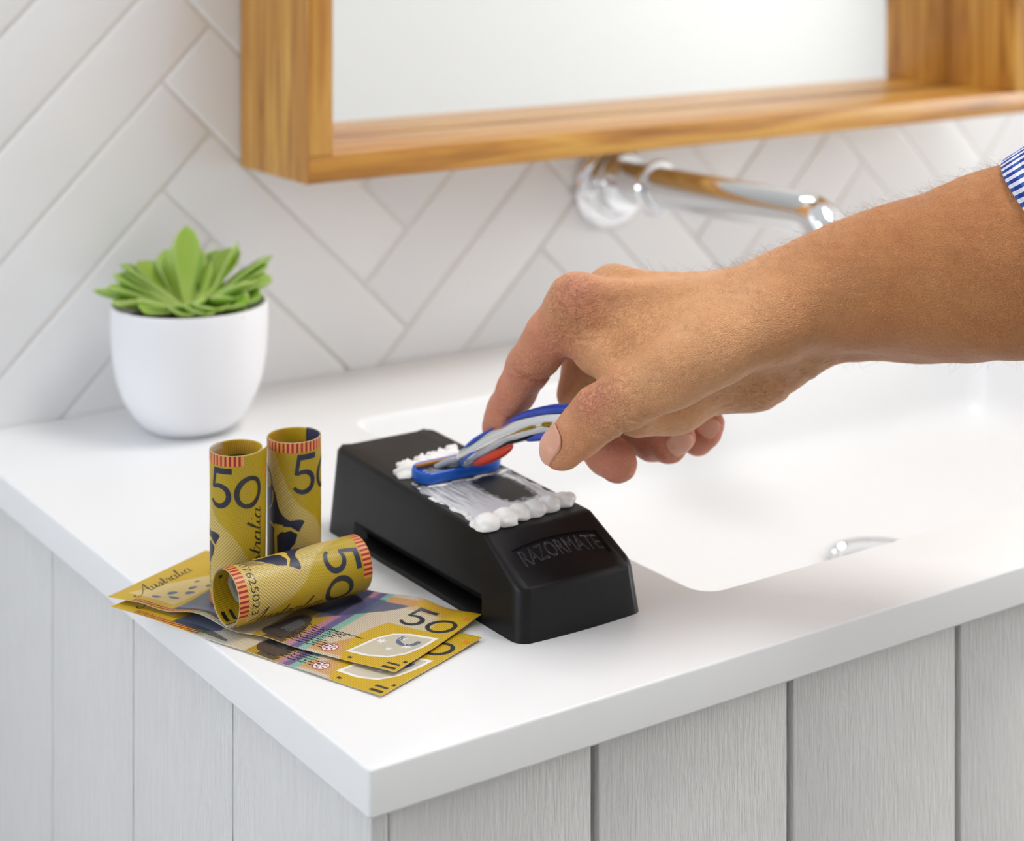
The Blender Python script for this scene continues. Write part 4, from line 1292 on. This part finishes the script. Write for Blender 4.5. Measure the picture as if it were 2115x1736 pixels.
# grey fork joining handle and head
for dx in (-.0115, .0040):
    A = rel(HPs[1]); B = rel(HPs[0])+Vector((0, .0012, -.0010)); D = Vector((dx, .0005, .0012))
    P = smooth_path([A, B, B*.55+D*.45+Vector((0, 0, .0012)), D], 6)
    make_obj('fork_arm', tube(P, [.0024-.0009*i/(len(P)-1) for i in range(len(P))], 12), razor, M_GREYP)
rg = tube([rel(HPs[0]), rel(HPs[1]), rel(HPs[3])], [.0036, .0043, .0044], 20); make_obj('collar', rg, razor, M_GREYP)
# ================================================================ person: right hand and forearm reaching in from the right
person = empty('person', px_at(1700, 640, .77)); tag(person, 'person in blue and white checked shirt, hand gripping the razor', 'person')
PO = np.array(person.location)
def loc3(px, py, d):      # camera-aligned frame: right, away, up
    return np.array([(px-1057)/CAM_F*d, d, CAM_H-(py-CAM_YH)/CAM_F*d], np.float32)
def to_world(L):
    L = np.asarray(L)
    return np.stack([CAM_X+L[..., 1]*CS+L[..., 0]*CC, CAM_Y+L[..., 1]*CC-L[..., 0]*CS, L[..., 2]], -1)
def J(*a): return [(loc3(q[0], q[1], q[2]), q[3]/1000.0) for q in a]
thumb = J((1395, 764, .755, 13.0), (1300, 818, .757, 12.4), (1236, 853, .762, 11.4), (1196, 893, .764, 10.4), (1161, 927, .766, 9.2))
index = J((1192, 626, .795, 12.2), (1140, 690, .801, 11.2), (1090, 760, .811, 10.2), (1066, 806, .819, 9.1), (1048, 843, .827, 8.7), (1031, 884, .836, 8.0))
middle = J((1268, 604, .818, 11.5), (1215, 700, .826, 10.5), (1196, 815, .830, 9.8), (1225, 905, .822, 9.4), (1254, 938, .812, 9.3), (1275, 955, .804, 9.0))
ring = J((1335, 615, .838, 11.0), (1290, 760, .846, 10.0), (1298, 888, .842, 9.0), (1345, 912, .828, 8.4), (1380, 916, .818, 8.1), (1402, 900, .813, 7.3))
little = J((1395, 640, .852, 10.0), (1380, 790, .855, 9.0), (1400, 878, .850, 8.0), (1440, 903, .840, 7.6), (1456, 893, .836, 7.2), (1468, 872, .834, 6.4))
chains = {'thumb': thumb, 'index': index, 'middle': middle, 'ring': ring, 'little': little}
palm = [  # metacarpals, palm pads, wrist, forearm : (a, b)
    (J((1190, 628, .797, 12.0), (1350, 660, .795, 15.5))), (J((1350, 660, .795, 15.5), (1560, 640, .785, 17.5))), (J((1560, 640, .785, 17.5), (1680, 600, .784, 21.0))),
    (J((1268, 604, .816, 11.0), (1420, 640, .812, 14.0))), (J((1420, 640, .812, 14.0), (1620, 625, .800, 20.0))),
    (J((1335, 620, .834, 11.0), (1480, 660, .826, 14.0))), (J((1480, 660, .826, 14.0), (1640, 650, .805, 20.0))),
    (J((1395, 645, .846, 10.5), (1520, 700, .836, 14.0))), (J((1520, 700, .836, 14.0), (1640, 690, .812, 17.0))),
    (J((1230, 730, .792, 9.0), (1400, 735, .785, 16.0))), (J((1400, 735, .785, 16.0), (1580, 690, .788, 18.0))), (J((1500, 764, .800, 14.0), (1390, 824, .786, 12.8))), (J((1390, 824, .786, 12.8), (1315, 846, .774, 11.5))), (J((1600, 690, .800, 17.0), (1500, 764, .800, 14.0))),
    (J((1480, 775, .800, 12.5), (1560, 775, .800, 13.0))), (J((1560, 775, .800, 13.0), (1640, 735, .795, 11.0))),
    (J((1720, 612, .778, 15.0), (1590, 668, .768, 14.5))), (J((1590, 668, .768, 14.5), (1470, 722, .757, 14.0))), (J((1470, 722, .757, 14.0), (1390, 766, .755, 13.2))), (J((1560, 650, .778, 14.0), (1330, 720, .778, 12.0))),
    (J((1640, 622, .790, 20.5), (1760, 591, .784, 25.5))), (J((1660, 672, .806, 17.0), (1780, 638, .802, 19.6))), (J((1780, 638, .802, 19.6), (1880, 612, .794, 27.0))),
    (J((1760, 591, .784, 25.5), (1860, 568, .776, 28.0))), (J((1860, 568, .776, 28.0), (1960, 560, .768, 33.0))), (J((1880, 612, .794, 27.0), (1980, 590, .784, 32.0))),
    (J((1960, 572, .770, 33.0), (2090, 542, .760, 37.5))), (J((2090, 542, .760, 37.5), (2330, 480, .745, 42.0))), (J((2330, 480, .745, 42.0), (2600, 410, .730, 43.0))),
]
def field(P):
    F = np.full(P.shape[:-1], 1.0, np.float32)
    for (a, ra), (b, rb) in palm: F = smin(F, sd_cone(P, a, b, ra, rb), .014)
    for nm, ch in chains.items():
        G = np.full(P.shape[:-1], 1.0, np.float32)
        for (a, ra), (b, rb) in zip(ch[:-1], ch[1:]): G = smin(G, sd_cone(P, a, b, ra, rb), .0035)
        root = ch[0][0]
        rad = .030 if nm == 'thumb' else .022
        dist = np.sqrt(((P-root)**2).sum(-1))
        k = .0012+.0100*np.clip(1-(dist-rad)/.012, 0, 1)
        F = smin(F, G, k.astype(np.float32))
    # web of skin between thumb and index knuckle
    for (a, ra), (b, rb) in (J((1215, 700, .793, 8.5), (1300, 790, .772, 9.5)),): F = smin(F, sd_cone(P, a, b, ra, rb), .010)
    # tendons and knuckle of the index finger, thumb-side wrist hollow
    for (a, ra), (b, rb) in (J((1200, 598, .789, 5.0), (1420, 605, .786, 3.5)), J((1272, 578, .810, 5.0), (1440, 588, .803, 3.0))): F = smin(F, sd_cone(P, a, b, ra, rb), .008)
    # flexion creases
    def crease(c, n, R, w, dep):
        nonlocal F
        n = np.asarray(n, np.float32); n /= np.linalg.norm(n)
        q = P-c; t = q@n
        r = np.sqrt(np.maximum((q*q).sum(-1)-t*t, 0))
        F = F+dep*np.exp(-(t/w)**2)*np.clip(1-(r/R)**4, 0, 1)
    for ch, i, dep in ((index, 4, .0013), (index, 2, .0014)):
        c = ch[i][0]; n = ch[min(i+1, len(ch)-1)][0]-ch[i-1][0]
        crease(c+np.array([.006, -.006, -.002], np.float32), n, .0135, .0013, dep)
    crease(loc3(1290, 905, .757), np.array([1, 0, .25]), .011, .0009, .0012)
    crease(loc3(1312, 908, .757), np.array([1, 0, .1]), .008, .0008, .0006)
    for (x, y) in ((1620, 800), (1655, 760)): crease(loc3(x, y, .788), np.array([.8, 0, .55]), .018, .0011, .0006)
    F = F+.00016*value_noise(P, 900.0, 8)+.00035*value_noise(P, 170.0, 9)
    return F
def build_hand():
    h = .0009; B = 12
    lo = np.array([-.030, .700, .040], np.float32); hi = np.array([.315, .872, .215], np.float32)
    n = (np.ceil((hi-lo)/h/B).astype(int))*B
    F = np.full(tuple(n+1), 1.0, np.float32)
    nb = n//B
    ci = np.stack(np.meshgrid(*[np.arange(k) for k in nb], indexing='ij'), -1).reshape(-1, 3)
    cc_ = (lo+(ci+.5)*B*h).astype(np.float32)
    fc = field(cc_)
    reach = B*h*.5*math.sqrt(3)*1.06+.0015
    for (i, j, k), v in zip(ci, fc):
        sl_ = (slice(i*B, i*B+B+1), slice(j*B, j*B+B+1), slice(k*B, k*B+B+1))
        if abs(v) > reach:
            F[sl_] = np.where(np.abs(F[sl_]) < .9, F[sl_], v); continue
    act = ci[np.abs(fc) <= reach]
    g1 = np.arange(B+1, dtype=np.float32)*h
    off = np.stack(np.meshgrid(g1, g1, g1, indexing='ij'), -1)
    for q in range(0, len(act), 40):
        blk = act[q:q+40]
        P = (lo+blk*B*h).astype(np.float32)[:, None, None, None, :]+off[None]
        val = field(P)
        for (i, j, k), w_ in zip(blk, val): F[i*B:i*B+B+1, j*B:j*B+B+1, k*B:k*B+B+1] = w_
    return surface_nets(F, lo, h)
Vh, Fh = build_hand()
Vh = relax(Vh, Fh, 2, .5)
def m_skin():
    t = NT('skin'); c = t.coord(); at = t.n('ShaderNodeAttribute', attribute_name='Tone')
    red = t.n('ShaderNodeSeparateColor'); t.l(at.outputs['Color'], red.inputs[0])
    n1 = t.noise(c, 55, 4, .6); n2 = t.noise(c, 420, 3, .6); n3 = t.noise(c, 1500, 2)
    tan = t.mix(red.outputs[2], t.mix(n1, srgb(216, 150, 100), srgb(238, 182, 132)), t.mix(n1, srgb(182, 112, 62), srgb(210, 146, 90)))
    pink = t.mix(n1, srgb(202, 112, 92), srgb(220, 142, 118))
    col = t.mix(red.outputs[0], tan, pink)
    col = t.mix(t.math('MULTIPLY', t.ramp(n2, [(.5, (0, 0, 0)), (.8, (1, 1, 1))]), .22), col, srgb(160, 100, 70))
    vo = t.n('ShaderNodeTexVoronoi', feature='DISTANCE_TO_EDGE'); vo.inputs['Scale'].default_value = 850
    t.l(t.mapping(c, (1, 1, 1.5), (.3, .2, .4)), vo.inputs['Vector'])
    wr = t.ramp(vo.outputs['Distance'], [(0.0, (0, 0, 0)), (.18, (1, 1, 1))])
    wv = t.noise(t.mapping(c, (1.0, .25, 1.0), (0, .5, .6)), 700, 3, .6, .6)
    cre = t.noise(t.mapping(c, (.30, 1.0, 1.0), (.35, .35, .3)), 620, 3, .55, .9)
    cre = t.ramp(cre, [(.36, (0, 0, 0)), (.50, (1, 1, 1))])
    cre2 = t.math('MULTIPLY', cre, t.math('MULTIPLY', red.outputs[1], 4.0))
    hgt0_ = t.math('ADD', t.math('MULTIPLY', wr, .5), t.math('ADD', t.math('MULTIPLY', n3, .5), t.math('MULTIPLY', wv, .8)))
    hgt_ = t.math('ADD', hgt0_, cre2)
    t.set(Base_Color=col, Roughness=.46, Normal=t.bump(hgt_, .75, .00060))
    t.b.inputs['Subsurface Weight'].default_value = .14
    t.b.inputs['Subsurface Radius'].default_value = (.0045, .0016, .0009); t.b.inputs['Subsurface Scale'].default_value = .7
    t.b.inputs['Specular IOR Level'].default_value = .4
    return t.m
M_SKIN = m_skin()
me = np_mesh(to_world(Vh)-PO, Fh, 'arm')
tone = np.zeros(len(Vh))
for nm, ch in chains.items():
    pts_ = ch[3:] if nm != 'index' else ch[1:]
    for (p, r) in (pts_ if nm != 'thumb' else ch[2:]): tone = np.maximum(tone, np.exp(-(np.linalg.norm(Vh-p, axis=1)/(.017 if nm != 'thumb' else .013))**2)*(1.0 if nm != 'thumb' else .55))
for p in (loc3(1185, 600, .785), loc3(1215, 820, .752)): tone = np.maximum(tone, .65*np.exp(-(np.linalg.norm(Vh-p, axis=1)/.014)**2))
wrk = np.full(len(Vh), .12)
for (x, y, d, r, a) in ((1200, 815, .752, .011, 1.0), (1240, 790, .756, .016, .8), (1170, 600, .785, .012, .9), (1185, 660, .785, .014, .8), (1085, 765, .802, .010, .6), (1300, 880, .752, .012, .9), (1640, 770, .785, .020, .9), (1560, 810, .785, .018, .8), (1320, 720, .775, .022, .6), (1275, 560, .81, .010, .6)):
    wrk = np.maximum(wrk, a*np.exp(-(np.linalg.norm(Vh-loc3(x, y, d), axis=1)/r)**2))
ta = me.color_attributes.new('Tone', 'FLOAT_COLOR', 'POINT')
ta.data.foreach_set('color', np.column_stack([tone, wrk, np.clip((Vh[:, 0]-.095)/.06, 0, 1), np.ones(len(tone))]).astype(np.float32).ravel())
arm = make_obj('arm', me, person, M_SKIN); arm['label'] = 'bare right hand and forearm'

# ---- finger nails
def m_nail():
    t = NT('finger_nail'); t.set(Base_Color=srgb(220, 164, 138), Roughness=.28)
    t.b.inputs['Subsurface Weight'].default_value = .2; t.b.inputs['Subsurface Radius'].default_value = (.003, .0012, .0008); return t.m
M_NAIL = m_nail(); M_TIP = plain('nail_tip', srgb(232, 214, 196), .35)
def nail(ch, c, axis, normal, ln, wd):
    """plate hugging the finger: c centre, axis towards the free edge, normal out of the nail"""
    axis = np.asarray(axis, np.float32); axis /= np.linalg.norm(axis)
    nrm = np.asarray(normal, np.float32); nrm = nrm-axis*(nrm@axis); nrm /= np.linalg.norm(nrm)
    side = np.cross(axis, nrm)
    h = .00032; R = ln*.95
    lo = c-R; P = grid_points(lo, c+R, h)
    G = np.full(P.shape[:-1], 1.0, np.float32)
    for (a, ra), (b, rb) in list(zip(ch[:-1], ch[1:]))[-3:]: G = smin(G, sd_cone(P, a, b, ra, rb), .0035)
    q = P-c; x, y, z = q@axis, q@side, q@nrm
    reg = (np.abs(x/(ln/2))**3.2+np.abs(y/(wd/2))**3.2)**(1/3.2)-1
    S = np.maximum(np.abs(G-.00025)-.00050, reg*wd*.35)
    S = np.maximum(S, -z-.0045)
    V, Fq = surface_nets(S.astype(np.float32), lo, h)
    if len(V) == 0: return
    V = relax(V, Fq, 1, .4)
    return make_obj('finger_nail', np_mesh(to_world(V)-PO, Fq, 'finger_nail'), person, M_NAIL)
def dirp(a, b): return (b-a)/np.linalg.norm(b-a)
tipT = thumb[-1][0]; axT = dirp(thumb[-3][0], tipT)
nT = np.array([-.88, -.38, .12]); nT = nT-axT*(nT@axT); nT /= np.linalg.norm(nT)
nail(thumb, tipT+nT*.0088+axT*.0010, axT, nT, .0165, .0128)
tipR = ring[-1][0]; axR = np.array([.35, .35, .80]); nR = np.array([.15, -.85, -.25])
nail(ring, tipR+nR/np.linalg.norm(nR)*.0072+np.array([-.001, 0, .0005]), axR, nR, .0105, .0100)
tipL = little[-1][0]; axL = np.array([.55, .25, .75]); nL = np.array([-.05, -.9, -.1])
nail(little, tipL+nL/np.linalg.norm(nL)*.0062+np.array([-.001, 0, 0]), axL, nL, .0090, .0085)

# ---- fine arm hair along the back of hand and forearm
def build_hair():
    nrm = np.zeros(len(me.vertices)*3, np.float32); me.vertices.foreach_get('normal', nrm); nrm = np.nan_to_num(nrm.reshape(-1, 3))
    co = np.empty(len(me.vertices)*3, np.float32); me.vertices.foreach_get('co', co); co = co.reshape(-1, 3)
    x = Vh[:, 0]
    nl = np.stack([nrm@CAMR, nrm@CAMFW, nrm[:, 2]], 1)
    w = np.clip((x-.055)/.06, 0, 1)*np.clip(nl[:, 2]*.9+.35, 0, 1)*(nl[:, 1] < .75)*(x < .235)
    w = np.nan_to_num(w); w += .12*((x > .14) & (x < .235) & (nl[:, 2] < -.7))
    r = np.random.default_rng(2)
    pick = r.choice(len(co), 1700, p=w/w.sum(), replace=False)
    dist_dir = np.array([-1.0, 0, -.10])     # lies towards the hand
    V, Fc = [], []
    arm_dir = to_world(np.array([[-1.0, 0, .25]]))[0]-to_world(np.array([[0, 0, 0.0]]))[0]
    for i in pick:
        n = nrm[i]; t = arm_dir*r.uniform(-.2, 1.0)+r.normal(0, .45, 3); t = t-n*(t@n); t /= np.linalg.norm(t)+1e-9
        L = r.uniform(.0035, .0085); cv = r.uniform(.2, 1.0)
        s = np.cross(n, t); p0 = co[i]-n*.0002
        base = len(V); rad = .000038
        for k in range(5):
            q = k/4
            p = p0+(n*(.85*math.sin(q*1.1)*(.4+.6*cv))+t*(q*.9)+s*(.25*q*q*r.uniform(-1, 1)))*L
            rr_ = rad*(1-.75*q)
            for a in (0, 2.094, 4.189): V.append(p+s*(rr_*math.cos(a))+n*(rr_*math.sin(a)))
        for k in range(4):
            for a in range(3):
                b = (a+1) % 3
                Fc.append((base+3*k+a, base+3*k+b, base+3*k+3+b, base+3*k+3+a))
    return np.array(V), np.array(Fc)
hv, hf = build_hair()
hair = make_obj('arm_hair', np_mesh(hv, hf, 'arm_hair'), person, plain('arm_hair', srgb(150, 108, 70), .5)); hair['kind'] = 'stuff'

# ---- shirt sleeve
def m_shirt():
    t = NT('gingham_cotton'); uv = t.n('ShaderNodeUVMap', uv_map='cloth'); sp_ = t.n('ShaderNodeSeparateXYZ'); t.l(uv.outputs[0], sp_.inputs[0])
    def st(x):
        f = t.math('FRACT', x); return t.math('GREATER_THAN', f, .5)
    a, b = st(sp_.outputs[0]), st(sp_.outputs[1])
    k = t.math('ADD', t.math('MULTIPLY', a, .38), t.math('MULTIPLY', b, .62))
    col = t.ramp(k, [(0.0, srgb(240, 240, 244)), (.36, srgb(222, 224, 236)), (.62, srgb(56, 88, 172)), (1.0, srgb(12, 50, 138))])
    we = t.noise(t.coord(), 2500, 2)
    t.set(Base_Color=col, Roughness=.85, Normal=t.bump(we, .3, .0002)); return t.m
axp = [(2146, 528, .757), (2170, 522, .7555), (2200, 514, .754), (2240, 503, .751), (2330, 480, .745), (2460, 446, .738), (2600, 410, .730)]
rads = [.0415, .0425, .0445, .0460, .0475, .0490, .0500]
pc = [loc3(*q).astype(float) for q in axp]+[np.array(q) for q in ((.345, .722, .176), (.372, .712, .205), (.392, .700, .250), (.408, .682, .310), (.420, .660, .380), (.428, .640, .440))]
rads += [.0515, .0530, .0545, .0560, .0590, .0620]
def sleeve():
    n = 72; vs_, fs, uv = [], [], []
    ax = dirp(pc[0], pc[5])
    rows = []
    # inner lip, fold, outer surface
    prof = [(0.022, -.0016), (0.004, -.0014), (0.0, -.0004), (0.0, .0008), (.004, .0013)]
    cum = [0]
    for i in range(len(pc)-1): cum.append(cum[-1]+np.linalg.norm(pc[i+1]-pc[i]))
    S = prof+[(x, .0013) for x in np.linspace(.010, cum[-1], 60)]
    def at(s):
        i = min(max(np.searchsorted(cum, s)-1, 0), len(pc)-2)
        t_ = (s-cum[i])/(cum[i+1]-cum[i]); return pc[i]*(1-t_)+pc[i+1]*t_, rads[i]*(1-t_)+rads[i+1]*t_
    for (s, o) in S:
        c, r = at(s)
        tg = at(min(s+.03, cum[-1]))[0]-at(max(s-.03, 0))[0]; tg /= np.linalg.norm(tg)
        if s < .05: tg = ax
        sd = np.cross(tg, np.array([.35, -.2, 1.0])*np.array([-1, 1, 1])); sd /= np.linalg.norm(sd); up = np.cross(sd, tg)
        row = []
        for k in range(n):
            a = 2*math.pi*k/n
            # cuff opening is cut obliquely: farther up the arm underneath
            sh = .012*(1-math.sin(a))*max(0, 1-s/.08)+.002*math.sin(3*a)*max(0, 1-s/.2)
            wr = .0009*math.sin(5*a+s*60)*min(1, s/.03)
            row.append(c+ax*sh+(up*math.sin(a)+sd*math.cos(a))*(r+o+wr))
        rows.append(row); uv.append((s+(0.03 if o < 0 else 0)))
    V = np.array([p for r in rows for p in r])
    bm = bmesh.new(); vv = [bm.verts.new(tuple(p)) for p in (to_world(V)-PO)]
    lay = bm.loops.layers.uv.new('cloth')
    for i in range(len(rows)-1):
        for k in range(n):
            f = bm.faces.new((vv[i*n+k], vv[i*n+(k+1) % n], vv[(i+1)*n+(k+1) % n], vv[(i+1)*n+k]))
            for lp, (ii, kk) in zip(f.loops, ((i, k), (i, k+1), (i+1, k+1), (i+1, k))):
                lp[lay].uv = (uv[ii]/.0070+.3, kk*64/n)
    bm.faces.new([vv[(len(rows)-1)*n+k] for k in range(n)])
    bmesh.ops.recalc_face_normals(bm, faces=list(bm.faces))
    return mesh_bm(bm, 'shirt_sleeve', True)
make_obj('shirt_sleeve', sleeve(), person, m_shirt())['label'] = 'blue and white gingham shirt cuff'
